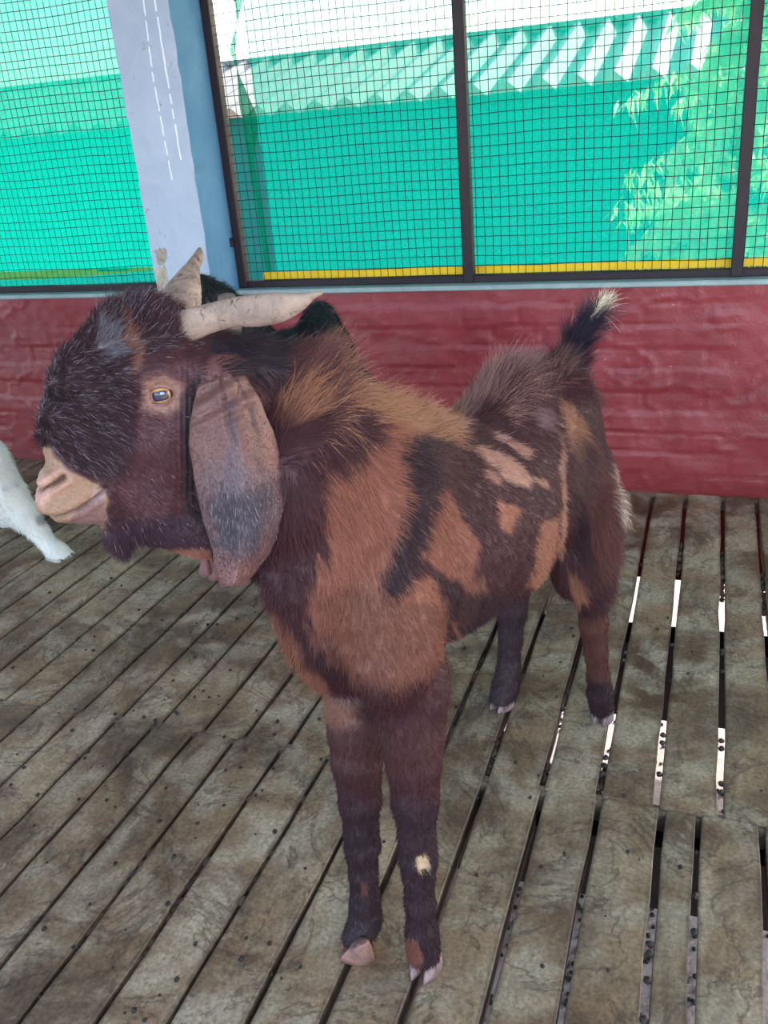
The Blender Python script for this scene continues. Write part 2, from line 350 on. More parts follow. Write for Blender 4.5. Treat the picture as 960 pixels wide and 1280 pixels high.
def screen(lab, x0, x1, posts, seed):
    t = link('wire_screen', None, None, None, label=lab, category='screen', group='')
    del t['group']; t.location = (0, 0, 0)
    link('bottom_rail', box_mesh('bottom_rail', [((x0, YS - .02, .8455), (x1, YS + .02, .873))], .002), M_BAR, t)
    link('top_rail', box_mesh('top_rail', [((x0, YS - .02, 2.86), (x1, YS + .02, 2.89))], .002), M_BAR, t)
    for p, w in posts: link('frame_post', box_mesh('frame_post', [((p - w / 2, YS - .03, .846), (p + w / 2, YS + .015, 2.88))], .003), M_BAR, t)
    xs = np.arange(x0 + .02, x1, .0318); zs = np.arange(.873, 2.86, .0367)
    link('wire_mesh', tube_grid(xs, zs, .86, 2.87, x0, x1, .0013, seed), M_WIRE, t, kind='stuff')
    return t
sr = screen('dark steel-framed wire mesh screen right of the column', -1.955, 1.4, [(-1.934, .036), (-.921, .040), (.078, .040), (1.08, .04)], 1)
screen('dark steel-framed wire mesh screen left of the column', -5.2, -2.225, [(-5.18, .036), (-4.2, .04), (-3.2, .04), (-2.245, .036)][:2], 2)
link('latch_bracket', box_mesh('latch_bracket', [((-1.985, 3.515, 1.03), (-1.945, 3.535, 1.05)), ((-1.962, 3.51, 1.022), (-1.948, 3.53, 1.06))], .002), M_BAR, sr, label='small rusty latch bracket')
def cloth(name, x0, x1, z0, z1, y, nx, nz, fx0=None, fx1=None, fz0=None, amp=.006, sd=0, mat=None, parent=None, **kw):
    u = np.linspace(0, 1, nx); v = np.linspace(0, 1, nz); U, Vv = np.meshgrid(u, v, indexing='ij')
    Z0 = z0 + (fz0(U) if fz0 else 0); Z = Z0 + (z1 - Z0) * Vv
    X0 = x0 + (fx0(Z) if fx0 else 0); X1 = x1 + (fx1(Z) if fx1 else 0); X = X0 + (X1 - X0) * U
    P = np.stack([X + sd, Z * 0, Z], -1)
    Y = y + amp * fbm(P, 5, 3) * 1.2 + amp * .6 * fbm(P * [1, 1, 2.5], 14, 2)
    idx = np.arange(nx * nz).reshape(nx, nz)
    Fq = np.stack([idx[:-1, :-1], idx[1:, :-1], idx[1:, 1:], idx[:-1, 1:]], -1).reshape(-1, 4)
    return link(name, mesh_np(name, np.stack([X, Y, Z], -1).reshape(-1, 3), Fq), mat, parent, **kw)
n1 = cloth('shade_net', -1.80, 1.4, .905, 2.9, 3.60, 180, 90, amp=.007, mat=M_NET, label='green shade net with yellow edge tape stretched behind the right screen', category='net')
ev = lambda a, b: (lambda Z: np.interp(Z, a, b))
fe = np.array([on_y(px, py, 3.615)[[2, 0]] for px, py in ((342, 352), (331, 280), (318, 200), (323, 150), (302, 100), (287, 60), (300, 15), (303, 0))]); zc, xc = list(fe[:, 0]) + [2.9], list(fe[:, 1] + 1.70) + [fe[-1, 1] + 1.70]
cloth('folded_edge', -1.885, -1.70, .90, 2.9, 3.615, 24, 70, fx0=ev([.9, 1.6, 1.9, 2.3], [.03, .005, .04, 0]), fx1=ev(zc, xc), amp=.012, sd=4, mat=M_NET3, parent=n1, label='doubled-over darker edge of the net')
cloth('edge_tape', -1.86, 1.4, .874, .902, 3.592, 90, 4, fz0=lambda U: -.004 + .006 * U, amp=.003, sd=2, mat=M_STRIP, parent=n1, label='bright yellow tape along the lower edge')
n2 = cloth('shade_net', -5.2, -2.23, .93, 2.9, 3.60, 200, 140, amp=.013, sd=9, fz0=lambda U: -.03 * (1 - U), mat=M_NET2, label='crumpled green shade net behind the left screen', category='net')
cloth('edge_tape', -5.2, -2.24, .918, .938, 3.595, 60, 4, fz0=lambda U: .02 * np.sin(U * 7), amp=.006, sd=2, mat=M_STRIPG, parent=n2, label='faded olive tape along the lower edge')
cloth('loose_hem', -5.2, -2.26, .862, .94, 3.607, 60, 6, fz0=lambda U: .02 * U ** 6, amp=.01, sd=6, mat=M_NET, parent=n2, label='pale loose hem hanging below the tape')

# ---------------------------------------------------------------- roof over the pen
link('ceiling', box_mesh('ceiling', [((-9, -1.2, 2.95), (5.2, 7.3, 3.0))]), M_CEIL, None, kind='structure', label='plain sheet roof over the pen, overhang extended for shade')  # out of view; deep far overhang added to keep sun off the net

# ---------------------------------------------------------------- outside: neighbouring shed and tree
shed = link('neighbouring_shed', None, label='low shed with white ribbed sheet roof beyond the green net', category='shed'); shed.location = (0, 0, 0)
def ribbed(x0, x1, ya, za, yb, zb):
    prof = [(0, 0), (.045, .006), (.175, .110), (.225, .115), (.36, 0)]; per = .36; V = []; xs = []
    x = x0
    while x < x1:
        for a, b in prof[:-1]: xs.append((x + a, b))
        x += per
    for (x, dz) in xs:
        for t in (0, 1):
            for th in (0, -.006): V.append((x, ya + (yb - ya) * t, za + (zb - za) * t + dz + th))
    Fq = []
    for i in range(len(xs) - 1):
        a, b = i * 4, i * 4 + 4
        Fq += [(a, b, b + 2, a + 2), (a + 1, a + 3, b + 3, b + 1), (a, a + 1, b + 1, b), (a + 2, b + 2, b + 3, a + 3)]
    return mesh_np('roof_sheet', V, Fq, False)
link('roof_sheet', ribbed(-20, .34, 10.1, 1.65, 12.94, 2.37), M_ROOFOUT, shed)
link('roof_sheet', ribbed(-20, .34, 15.8, 1.65, 12.94, 2.37), M_ROOFOUT, shed)
link('shed_wall', box_mesh('shed_wall', [((-20, 10.3, -.9), (7.4, 10.4, 1.665))]), M_SHEDWALL, shed)
link('ridge_cap', box_mesh('ridge_cap', [((-20, 12.8, 2.37), (.34, 13.1, 2.47))], .01), M_ROOFOUT, shed)
tree = link('leafy_tree', None, label='bright green tree with drooping narrow leaves beyond the net at right', category='tree'); tree.location = (.12, 8.1, -.9); tree.scale = (1.0, .8, 1.06)
def tree_build():
    bm = bmesh.new(); r4 = np.random.default_rng(11)
    lv = []
    def limb(pts, r0, r1):
        n = len(pts); rings = []
        for i, p in enumerate(pts):
            rr = r0 + (r1 - r0) * i / (n - 1)
            rings.append([bm.verts.new((p[0] + rr * math.cos(a), p[1] + rr * math.sin(a), p[2])) for a in np.linspace(0, 2 * math.pi, 7)[:-1]])
        for a, b in zip(rings[:-1], rings[1:]):
            for k in range(6): bm.faces.new((a[k], a[(k + 1) % 6], b[(k + 1) % 6], b[k]))
    limb([(0, 0, 0), (.02, .02, .8), (-.02, .05, 1.6), (.05, .05, 2.6), (.1, .0, 3.5)], .05, .02)
    for k in range(105):
        z = r4.uniform(.9, 3.5); a = r4.uniform(0, 2 * math.pi); L = r4.uniform(.35, 1.15) * (1.0 if z < 2.6 else .7)
        pts = [np.array([.05 + L * t * math.cos(a), L * .55 * t * math.sin(a), z + .45 * t * (1 - t * .9) - .10 * t * t]) for t in np.linspace(0, 1, 6)]
        limb(pts, .010, .003)
        for t in np.linspace(.3, 1, 17):
            i = min(int(t * 5), 4); b = pts[i] + (pts[i + 1] - pts[i]) * (t * 5 - i)
            for _ in range(3): lv.append((b + r4.normal(0, .02, 3), r4.uniform(0, 6.28), r4.uniform(.11, .20), r4.uniform(-1.35, -.5), r4.uniform(.014, .024)))
    me = bpy.data.meshes.new('trunk'); bm.to_mesh(me); bm.free(); link('trunk', me, M_BARK, tree)
    V = []; Fq = []
    for (b, az, L, pit, w) in lv:
        d = np.array([math.cos(az) * math.cos(pit), math.sin(az) * math.cos(pit), math.sin(pit)]); s = np.array([-math.sin(az), math.cos(az), 0]); up = np.cross(d, s)
        k = len(V)
        V += [b, b + d * L * .4 + s * w, b + d * L * .4 - up * w * .4, b + d * L * .4 - s * w, b + d * L + np.array([0, 0, -.02])]
        Fq += [(k, k + 1, k + 2), (k, k + 2, k + 3), (k + 1, k + 4, k + 2), (k + 2, k + 4, k + 3)]
    m, t, bs = mat_new('leaf'); tl = N(t, 'ShaderNodeBsdfTranslucent'); ms = N(t, 'ShaderNodeMixShader')
    c = ramp(t, noise_node(t, pos(t), 7, 2), [(.35, L4((186, 226, 120))), (.65, L4((240, 250, 205)))])
    t.links.new(c, bs.inputs['Base Color']); t.links.new(c, tl.inputs[0]); bs.inputs['Roughness'].default_value = .35
    ms.inputs[0].default_value = .6; t.links.new(bs.outputs[0], ms.inputs[1]); t.links.new(tl.outputs[0], ms.inputs[2]); t.links.new(ms.outputs[0], t.nodes['Material Output'].inputs[0])
    link('foliage', mesh_np('foliage', V, Fq), m, tree, kind='stuff')
tree_build()

# ================================================================ goats: implicit body -> one continuous surface
class Fr:
    """local frame: a along the forward/rear axis, o to the side, h up"""
    def __init__(s, org, d, sc=1.0, left=True):
        s.o = np.array(org, float); d = np.array([d[0], d[1], 0.0]); s.d = d / np.linalg.norm(d)
        s.n = np.array([s.d[1], -s.d[0], 0]) * (1 if left else -1); s.sc = sc
    def w(s, a, o, h): return s.o + (s.d * a + s.n * o + np.array([0, 0, h])) * s.sc
    def loc(s, P):
        q = (np.asarray(P) - s.o) / s.sc; return np.stack([q @ s.d, q @ s.n, q[..., 2]], -1)
    def px(s, x, y, off=0.0):
        r = ray(x, y); t = ((s.o + s.n * off * s.sc - CAMC) @ s.n) / (r @ s.n); return CAMC + r * t
B0 = Fr((-.49, 1.09, 0), (.192, .981))                 # body: a grows towards the rump, o towards its left flank
H0 = Fr((-.66, .95, 0), (-.75, -.66), 1.0, False)      # head: a grows towards the nose, o towards its left cheek

def body_prims():
    """(frame, [(a, o, h, lateral radius, other radius), ...], blend)"""
    P = []
    b = lambda pts, k=.035: P.append(('B', pts, k))
    # trunk
    b([(.03, .015, .85, .075, .15), (.12, .012, .83, .100, .185), (.27, .008, .775, .138, .176), (.45, 0, .745, .160, .19), (.62, 0, .765, .145, .18), (.78, 0, .80, .115, .145), (.83, 0, .79, .072, .095)], .05)
    b([(.10, 0, .965, .05, .07), (.22, 0, .95, .045, .07), (.40, 0, .89, .05, .05), (.60, 0, .938, .045, .05), (.80, 0, .905, .055, .05), (.85, 0, .87, .04, .045)], .05)
    # chest keel and brisket
    b([(-.115, 0, .88, .05, .045), (-.085, 0, .78, .052, .05), (-.02, 0, .69, .045, .045)], .04)
    # neck
    b([(-.05, 0, 1.015, .075, .115), (.03, .012, .93, .085, .16)], .05)
    for s in (-1, 1):
        # shoulder blade, upper arm, forearm, knee, cannon
        fs = 0 if s > 0 else .03
        b([(.07, .012 + s * .06, .93, .045, .07), (.0 + fs, .012 + s * (.070 - fs * .4), .80, .050, .092), (-.03 + fs * 1.3, .012 + s * (.078 - fs * .6), .735, .044, .07)], .035)
        b([(-.03 + fs * 1.3, .012 + s * (.078 - fs * .6), .735, .044, .065), (.04 + fs * .3, s * .082, .655, .046, .065)], .04)
        # haunch and thigh
        b([(.775, s * .07, .80, .06, .105), (.755, s * .10, .66, .062, .138), (.735, s * .115, .57, .058, .12)], .05)
    return P
def face_prims(neck=True):
    P = []
    def c(pts, k=.03):       # (px, py, lateral offset, lateral radius, other radius in px)
        out = []
        for (x, y, o, rl, rp) in pts:
            a, oo, h = H0.loc(H0.px(x, y, o)); out.append((a, oo, h, rl, rp / 985.0))
        P.append(('H', out, k))
    c([(86, 607, 0, .030, 35), (108, 590, 0, .036, 48), (122, 548, 0, .042, 62), (140, 505, 0, .046, 72), (172, 478, 0, .055, 74), (200, 470, 0, .055, 66)], .03)
    c([(84, 632, 0, .024, 22), (112, 628, 0, .026, 26), (155, 612, 0, .032, 46), (200, 605, 0, .044, 60), (215, 570, 0, .05, 62)], .02)
    c([(215, 520, 0, .06, 55), (235, 500, 0, .058, 70)], .04)
    c([(150, 425, 0, .036, 36), (178, 418, 0, .036, 38), (205, 422, 0, .036, 26)], .02)
    c([(72, 520, 0, .020, 16), (78, 545, 0, .022, 22)], .02)
    c([(100, 455, 0, .026, 20), (125, 445, 0, .03, 30)], .02)
    # brow over the eye, cheek bone
    for s in (1, -1):
        c([(178, 465, s * .045, .014, 14), (205, 460, s * .050, .014, 12)], .02)
        c([(165, 560, s * .032, .014, 16), (215, 545, s * .044, .014, 18)], .03)
        c([(62, 602, s * .017, .012, 13), (74, 596, s * .022, .010, 12)], .012)
        c([(58, 628, s * .010, .014, 14), (80, 630, s * .018, .013, 13), (110, 618, s * .022, .012, 12)], .010)
        c([(250, 465, s * .052, .022, 20), (285, 480, s * .062, .022, 22)], .02)    # ear root
    c([(205, 650, 0, .036, 34), (250, 655, 0, .05, 42), (275, 650, 0, .055, 60)], .04)   # throat
    if neck: c([(240, 535, 0, .050, 85), (295, 520, -.005, .052, 104), (345, 555, -.01, .058, 135), (390, 610, -.02, .070, 150)], .04)                        # neck start
    c([(147, 640, 0, .020, 18), (150, 668, 0, .016, 20), (152, 686, 0, .008, 10)], .015)   # beard stub
    return P
def leg_px():
    L = []
    def c(off, pts, k=.02):
        out = []
        for (x, y, r) in pts:
            P = B0.px(x, y, off); a, o, h = B0.loc(P)
            dep = float((P - CAMC) @ R_CAM[:, 2]); rr = r * dep / F_PX; out.append((a, o, h, rr, rr * 1.08))
        L.append(('B', out, k))
    c(.085, [(512, 870, 47), (514, 915, 38), (517, 950, 32), (519, 1000, 27), (521, 1045, 21), (523, 1072, 22), (524, 1095, 18), (525, 1130, 16.5), (527, 1165, 18), (529, 1187, 21)])
    c(-.078, [(450, 870, 42), (448, 910, 36), (446, 950, 29), (450, 1000, 24), (451, 1035, 19.5), (453, 1058, 20), (454, 1090, 16), (456, 1125, 16.5), (456, 1148, 19), (449, 1172, 20)])
    c(.135, [(735, 640, 40), (738, 690, 31), (739, 725, 24), (741, 750, 19), (742, 780, 16), (745, 815, 13), (748, 845, 12.5), (750, 866, 14.5), (752, 882, 14)])
    c(-.135, [(642, 740, 20), (640, 765, 17), (638, 800, 13.5), (636, 835, 13.5), (631, 860, 15), (627, 875, 14.5)])
    return L
def tail_prims():
    pts = []
    for (x, y, o, r) in [(696, 540, .0, .036), (702, 508, .0, .032), (709, 478, .0, .027), (713, 448, .01, .025), (721, 424, .02, .023), (736, 403, .04, .016), (752, 388, .05, .007)]:
        a, oo, h = B0.loc(B0.px(x, y, o)); pts.append((a, oo, h, r, r))
    return [('B', pts, .035)]

def build_field(prims, FB, FH, vox, lo, hi, carve=()):
    ax = [np.arange(lo[i], hi[i], vox, dtype=np.float32) for i in range(3)]
    F = np.full([len(a) for a in ax], .25, np.float32)
    for (fr, pts, k) in prims:
        fr = FB if fr == 'B' else FH; sc = fr.sc; k = k * sc
        W_ = [(fr.w(*p[:3]), p[3] * sc, p[4] * sc) for p in pts]
        G = None
        rm = max(max(w[1], w[2]) for w in W_) + k + .02
        l = np.min([w[0] for w in W_], 0) - rm; h = np.max([w[0] for w in W_], 0) + rm
        i0 = [max(0, int((l[i] - lo[i]) / vox)) for i in range(3)]; i1 = [min(len(ax[i]), int((h[i] - lo[i]) / vox) + 2) for i in range(3)]
        if any(i1[i] <= i0[i] for i in range(3)): continue
        X = ax[0][i0[0]:i1[0], None, None]; Y = ax[1][None, i0[1]:i1[1], None]; Z = ax[2][None, None, i0[2]:i1[2]]
        for (A, la, va), (Bq, lb, vb) in zip(W_[:-1], W_[1:]):
            AB = (Bq - A).astype(np.float32); L2 = float(AB @ AB) + 1e-9
            dx, dy, dz = X - A[0], Y - A[1], Z - A[2]
            t = np.clip((dx * AB[0] + dy * AB[1] + dz * AB[2]) / L2, 0, 1)
            qx, qy, qz = dx - t * AB[0], dy - t * AB[1], dz - t * AB[2]
            u = qx * fr.n[0] + qy * fr.n[1]; r2 = np.maximum(qx * qx + qy * qy + qz * qz - u * u, 0)
            rl = la + (lb - la) * t; rv = va + (vb - va) * t
            kk = np.sqrt(u * u / rl ** 2 + r2 / rv ** 2) + 1e-4; g = np.sqrt(u * u / rl ** 4 + r2 / rv ** 4) + 1e-3
            d = (kk * (kk - 1) / g).astype(np.float32)
            if G is None: G = d
            else:
                kq = .012 * sc; hh = np.maximum(kq - np.abs(G - d), 0) / kq; G = np.minimum(G, d) - hh * hh * kq * .25
        sl = F[i0[0]:i1[0], i0[1]:i1[1], i0[2]:i1[2]]
        hh = np.maximum(k - np.abs(sl - G), 0) / k
        F[i0[0]:i1[0], i0[1]:i1[1], i0[2]:i1[2]] = np.minimum(sl, G) - hh * hh * k * .25
    for (pts, k) in carve:                  # subtract small capsules (nostrils, mouth line, folds)
        for (A, ra), (Bq, rb) in zip(pts[:-1], pts[1:]):
            rm = max(ra, rb) + k + .01; l = np.minimum(A, Bq) - rm; h = np.maximum(A, Bq) + rm
            i0 = [max(0, int((l[i] - lo[i]) / vox)) for i in range(3)]; i1 = [min(len(ax[i]), int((h[i] - lo[i]) / vox) + 2) for i in range(3)]
            X = ax[0][i0[0]:i1[0], None, None] - A[0]; Y = ax[1][None, i0[1]:i1[1], None] - A[1]; Z = ax[2][None, None, i0[2]:i1[2]] - A[2]
            AB = Bq - A; t = np.clip((X * AB[0] + Y * AB[1] + Z * AB[2]) / (AB @ AB + 1e-9), 0, 1)
            d = -(np.sqrt((X - t * AB[0]) ** 2 + (Y - t * AB[1]) ** 2 + (Z - t * AB[2]) ** 2) - (ra + (rb - ra) * t)).astype(np.float32)
            sl = F[i0[0]:i1[0], i0[1]:i1[1], i0[2]:i1[2]]; hh = np.maximum(k - np.abs(sl - d), 0) / k
            F[i0[0]:i1[0], i0[1]:i1[1], i0[2]:i1[2]] = np.maximum(sl, d) + hh * hh * k * .25
    return F, ax
def surface_nets(F, lo, vox):
    s = F < 0; n = F.shape
    c = np.zeros([k - 1 for k in n], np.int8)
    for dx in (0, 1):
        for dy in (0, 1):
            for dz in (0, 1): c += s[dx:n[0] - 1 + dx, dy:n[1] - 1 + dy, dz:n[2] - 1 + dz]
    I = np.argwhere((c > 0) & (c < 8)); idx = np.full(c.shape, -1, np.int32); idx[tuple(I.T)] = np.arange(len(I))
    acc = np.zeros((len(I), 3)); cnt = np.zeros(len(I)); C8 = {}
    for dx in (0, 1):
        for dy in (0, 1):
            for dz in (0, 1): C8[dx, dy, dz] = F[I[:, 0] + dx, I[:, 1] + dy, I[:, 2] + dz].astype(float)
    for a in C8:
        for d in range(3):
            if a[d]: continue
            b = list(a); b[d] = 1; b = tuple(b); fa, fb = C8[a], C8[b]; m = (fa < 0) != (fb < 0)
            t = np.where(m, fa / np.where(m, fa - fb, 1), 0); p = np.tile(np.array(a, float), (len(I), 1)); p[:, d] += t
            acc[m] += p[m]; cnt[m] += 1
    V = (I + acc / cnt[:, None]) * vox + np.array(lo)
    Q = []
    for d in range(3):
        e, f = (d + 1) % 3, (d + 2) % 3
        sa = np.take(s, range(0, n[d] - 1), axis=d); sb = np.take(s, range(1, n[d]), axis=d)
        J = np.argwhere(sa != sb); J = J[(J[:, e] > 0) & (J[:, f] > 0) & (J[:, e] < n[e] - 1) & (J[:, f] < n[f] - 1)]
        flip = sa[tuple(J.T)]
        def at(de, df):
            K = J.copy(); K[:, e] -= de; K[:, f] -= df; return idx[tuple(K.T)]
        q = np.stack([at(1, 1), at(0, 1), at(0, 0), at(1, 0)], -1); q[~flip] = q[~flip][:, ::-1]; Q.append(q)
    Q = np.concatenate(Q); return V, Q[(Q >= 0).all(1)]
def normals_np(V, Q):
    n = np.cross(V[Q[:, 2]] - V[Q[:, 0]], V[Q[:, 3]] - V[Q[:, 1]]); vn = np.zeros_like(V)
    for k in range(Q.shape[1]):
        for j in range(3): vn[:, j] += np.bincount(Q[:, k], n[:, j], len(V))
    return vn / (np.linalg.norm(vn, axis=1, keepdims=True) + 1e-12)
def smooth_np(V, Q, it=1, lam=.5):
    E_ = np.concatenate([Q[:, [0, 1]], Q[:, [1, 2]], Q[:, [2, 3]], Q[:, [3, 0]]]); E_ = np.concatenate([E_, E_[:, ::-1]])
    deg = np.bincount(E_[:, 0], minlength=len(V))
    for _ in range(it):
        A = np.stack([np.bincount(E_[:, 0], V[E_[:, 1], j], len(V)) for j in range(3)], -1) / deg[:, None]; V = V + (A - V) * lam
    return V
def subdivide_quads(V, Q):
    E_ = np.sort(np.concatenate([Q[:, [0, 1]], Q[:, [1, 2]], Q[:, [2, 3]], Q[:, [3, 0]]]), 1)
    U, inv = np.unique(E_, axis=0, return_inverse=True); inv = inv.ravel(); nq = len(Q); e = inv.reshape(4, nq) + len(V)
    mid = V[U].mean(1); fc = V[Q].mean(1); f = np.arange(nq) + len(V) + len(U)
    V2 = np.concatenate([V, mid, fc])
    Q2 = np.concatenate([np.stack([Q[:, k], e[k], f, e[(k + 3) % 4]], -1) for k in range(4)]); return V2, Q2

def poly_sd(P, poly):
    """signed distance (negative inside) of picture points P to a polygon"""
    poly = np.array(poly, float); d = np.full(len(P), 1e9); ins = np.zeros(len(P), bool)
    for a, b in zip(poly, np.roll(poly, -1, 0)):
        e = b - a; w = P - a; t = np.clip((w @ e) / (e @ e), 0, 1); d = np.minimum(d, np.linalg.norm(w - t[:, None] * e, axis=1))
        c = ((a[1] <= P[:, 1]) != (b[1] <= P[:, 1])) & (P[:, 0] < (b[0] - a[0]) * (P[:, 1] - a[1]) / (b[1] - a[1] + 1e-12) + a[0]); ins ^= c
    return np.where(ins, -d, d)

# coat markings of the brown goat and its painted lit fringe, outlined as they lie on its coat
C_BASE = lin(58, 27, 33); C_TAN = lin(130, 78, 60); C_DARK = lin(42, 22, 32); C_GREY = lin(112, 104, 118); C_PINK = lin(176, 128, 112)
C_RED = lin(96, 54, 42); C_PALE = lin(196, 160, 150); C_CREAM = lin(226, 216, 186)
K = lambda *p: [(225 + x / 1.6, 350 + y / 1.6) for x, y in p]
MARKS = [   # (colour, strength, feather px, wobble px, polygon)
    (lin(92, 56, 56), .7, 20, 10, K((230, 100), (330, 140), (380, 200), (380, 250), (300, 260), (200, 190))),
    (lin(130, 86, 62), .95, 8, 9, K((178, 256), (205, 228), (258, 212), (282, 235), (280, 258), (245, 290), (192, 290))),
    (lin(30, 24, 34), .9, 18, 8, K((60, 110), (140, 85), (215, 95), (215, 190), (140, 200), (60, 190))),
    (C_TAN, .95, 6, 10, K((296, 395), (345, 362), (400, 310), (392, 262), (410, 240), (480, 250), (530, 300), (445, 312), (440, 380), (446, 450), (432, 520), (402, 590), (418, 640), (450, 605), (495, 590), (533, 640), (530, 720), (500, 790), (420, 810), (330, 780), (262, 720), (252, 660), (272, 580), (285, 500), (276, 430))),
    (lin(148, 104, 78), .9, 9, 8, K((345, 212), (420, 200), (500, 230), (532, 300), (440, 300), (392, 268))),
    (lin(98, 56, 42), .7, 16, 9, K((262, 640), (330, 600), (440, 640), (530, 650), (520, 760), (440, 830), (330, 800))),
    (C_DARK, .92, 8, 9, K((438, 312), (500, 318), (522, 420), (503, 520), (455, 590), (405, 632), (392, 600), (428, 520), (446, 450), (440, 380))),
    (C_TAN, .92, 6, 9, K((515, 405), (540, 425), (570, 478), (602, 525), (595, 572), (560, 612), (540, 600), (520, 572), (478, 560), (500, 500), (512, 450))),
    (C_DARK, .7, 7, 6, K((505, 585), (552, 605), (556, 700), (545, 770), (532, 700), (528, 640))),
    (lin(118, 74, 54), .85, 6, 8, K((568, 608), (606, 590), (600, 640), (572, 700), (546, 742), (545, 690), (556, 640))),
    (lin(166, 122, 104), .9, 4, 5, K((572, 328), (640, 343), (700, 392), (690, 415), (640, 392), (598, 362))),
    (lin(160, 112, 96), .8, 4, 4, K((603, 375), (637, 396), (630, 407), (603, 390))),
    (lin(164, 124, 116), .85, 3, 4, K((613, 298), (652, 314), (645, 326), (618, 310))),
    (lin(160, 116, 100), .85, 3, 4, K((655, 318), (696, 340), (694, 356), (664, 345))),
    (lin(138, 108, 108), .6, 10, 7, K((698, 246), (740, 262), (742, 292), (714, 290), (698, 268))),
    (lin(156, 110, 90), .85, 4, 4, K((704, 388), (730, 394), (736, 416), (710, 405))),
    (lin(150, 96, 72), .92, 5, 6, K((634, 428), (680, 458), (660, 512), (640, 490))),
    (lin(142, 92, 70), .95, 5, 7, K((715, 480), (765, 470), (762, 522), (732, 600), (703, 645), (698, 600), (712, 540))),
    (lin(160, 116, 92), .8, 3, 2, K((758, 300), (766, 340), (771, 480), (766, 555), (759, 555), (764, 480), (757, 350))),
    (lin(138, 92, 66), .85, 5, 5, K((755, 222), (790, 258), (806, 312), (802, 420), (784, 420), (786, 350), (764, 290))),
    (lin(112, 82, 86), .7, 14, 9, K((536, 292), (558, 250), (598, 200), (640, 150), (690, 145), (712, 170), (650, 205), (605, 245), (570, 300))),
    (lin(150, 112, 100), .75, 7, 7, K((534, 300), (552, 262), (590, 212), (630, 160), (652, 165), (615, 215), (575, 265), (552, 310))),
    (lin(94, 52, 44), .7, 12, 8, K((815, 300), (872, 420), (874, 560), (830, 600), (808, 400))),
    (lin(206, 188, 170), .7, 4, 4, K((850, 355), (874, 400), (884, 470), (876, 480), (862, 410))),  # pale fringe: light caught in translucent thigh hair, put into the colour
    (lin(150, 98, 72), .7, 8, 5, K((776, 572), (800, 600), (806, 650), (795, 660), (778, 610))),
    (C_DARK, .8, 12, 7, K((788, 300), (812, 330), (812, 560), (790, 560), (782, 430))),
    # chest and brisket
    (lin(122, 74, 56), .8, 9, 7, [(312, 735), (345, 760), (385, 820), (430, 885), (452, 905), (420, 915), (385, 860), (340, 790)]),
    (lin(136, 92, 76), .7, 18, 5, [(410, 868), (445, 876), (450, 908), (425, 918), (408, 892)]),
    (C_DARK, .5, 12, 9, [(385, 770), (420, 800), (440, 850), (410, 850), (380, 800)]),
    # hind shank, forelegs
    (lin(84, 46, 36), .85, 7, 5, [(715, 770), (760, 768), (758, 850), (735, 850), (724, 800)]),
    (lin(76, 42, 40), .6, 26, 8, [(395, 905), (560, 905), (552, 960), (470, 975), (400, 960)]),
    (C_DARK, .9, 40, 9, [(400, 1010), (560, 1000), (570, 1260), (400, 1260)]),
    (C_DARK, .85, 8, 4, [(560, 740), (660, 740), (660, 900), (600, 900)]),
    (C_DARK, .9, 6, 4, [(730, 855), (775, 850), (780, 930), (730, 930)]),
    (lin(196, 166, 130), .9, 3, 2, [(519, 1072), (532, 1068), (536, 1082), (524, 1089)]),
    (lin(112, 62, 50), .9, 4, 3, [(505, 1172), (520, 1172), (530, 1196), (524, 1210), (506, 1204)]),
    (lin(100, 58, 50), .8, 3, 2, [(449, 1102), (459, 1102), (459, 1118), (450, 1118)]),
    # tail
    (lin(34, 30, 46), .9, 6, 4, [(690, 440), (700, 400), (740, 370), (780, 360), (770, 420), (735, 470), (715, 480)]),
    (lin(74, 44, 46), .7, 8, 5, [(685, 450), (695, 420), (715, 440), (712, 480), (695, 482)]),
    (C_CREAM, .95, 3, 3, [(736, 396), (745, 380), (775, 362), (775, 378), (752, 392), (740, 402)]),
    # head
    (lin(82, 44, 50), .8, 16, 6, [(150, 470), (245, 450), (250, 640), (180, 650), (120, 600)]),
    (lin(62, 40, 46), .9, 30, 10, [(50, 560), (48, 480), (70, 440), (105, 420), (120, 385), (165, 365), (230, 385), (240, 425), (200, 440), (165, 440), (165, 490), (160, 560), (140, 610), (95, 585), (75, 560)]),
    (lin(108, 104, 112), .8, 9, 7, [(118, 420), (132, 400), (150, 420), (152, 440), (135, 452), (120, 440)]),
    (lin(128, 84, 66), .8, 7, 5, [(150, 400), (162, 405), (178, 440), (168, 470), (156, 440)]),
    (lin(146, 106, 92), .85, 12, 3, [(175, 478), (205, 470), (226, 480), (230, 510), (205, 520), (178, 512)]),
    (lin(146, 112, 86), .95, 6, 3, [(40, 560), (60, 555), (84, 588), (125, 606), (136, 625), (128, 660), (80, 672), (38, 640)]),
    (lin(184, 142, 124), .7, 9, 2, [(40, 580), (52, 585), (62, 600), (66, 612), (54, 640), (40, 625)]),
    (lin(170, 140, 140), .7, 5, 2, [(118, 612), (134, 610), (128, 632), (112, 630)]),
    (lin(112, 80, 84), .7, 5, 2, [(95, 635), (130, 622), (132, 650), (110, 660), (88, 655)]),
    (lin(56, 36, 50), .8, 10, 4, [(122, 655), (200, 645), (262, 640), (262, 690), (160, 705), (128, 690)]),
    (lin(38, 26, 34), .8, 8, 3, [(222, 500), (246, 470), (262, 480), (240, 560), (255, 660), (230, 640)]),
    (lin(120, 76, 74), .6, 6, 3, [(245, 500), (262, 445), (275, 440), (275, 480), (340, 470), (340, 490), (260, 500)]),
    (lin(150, 96, 76), .8, 6, 3, [(200, 688), (262, 686), (275, 700), (262, 712), (200, 700)]),
]
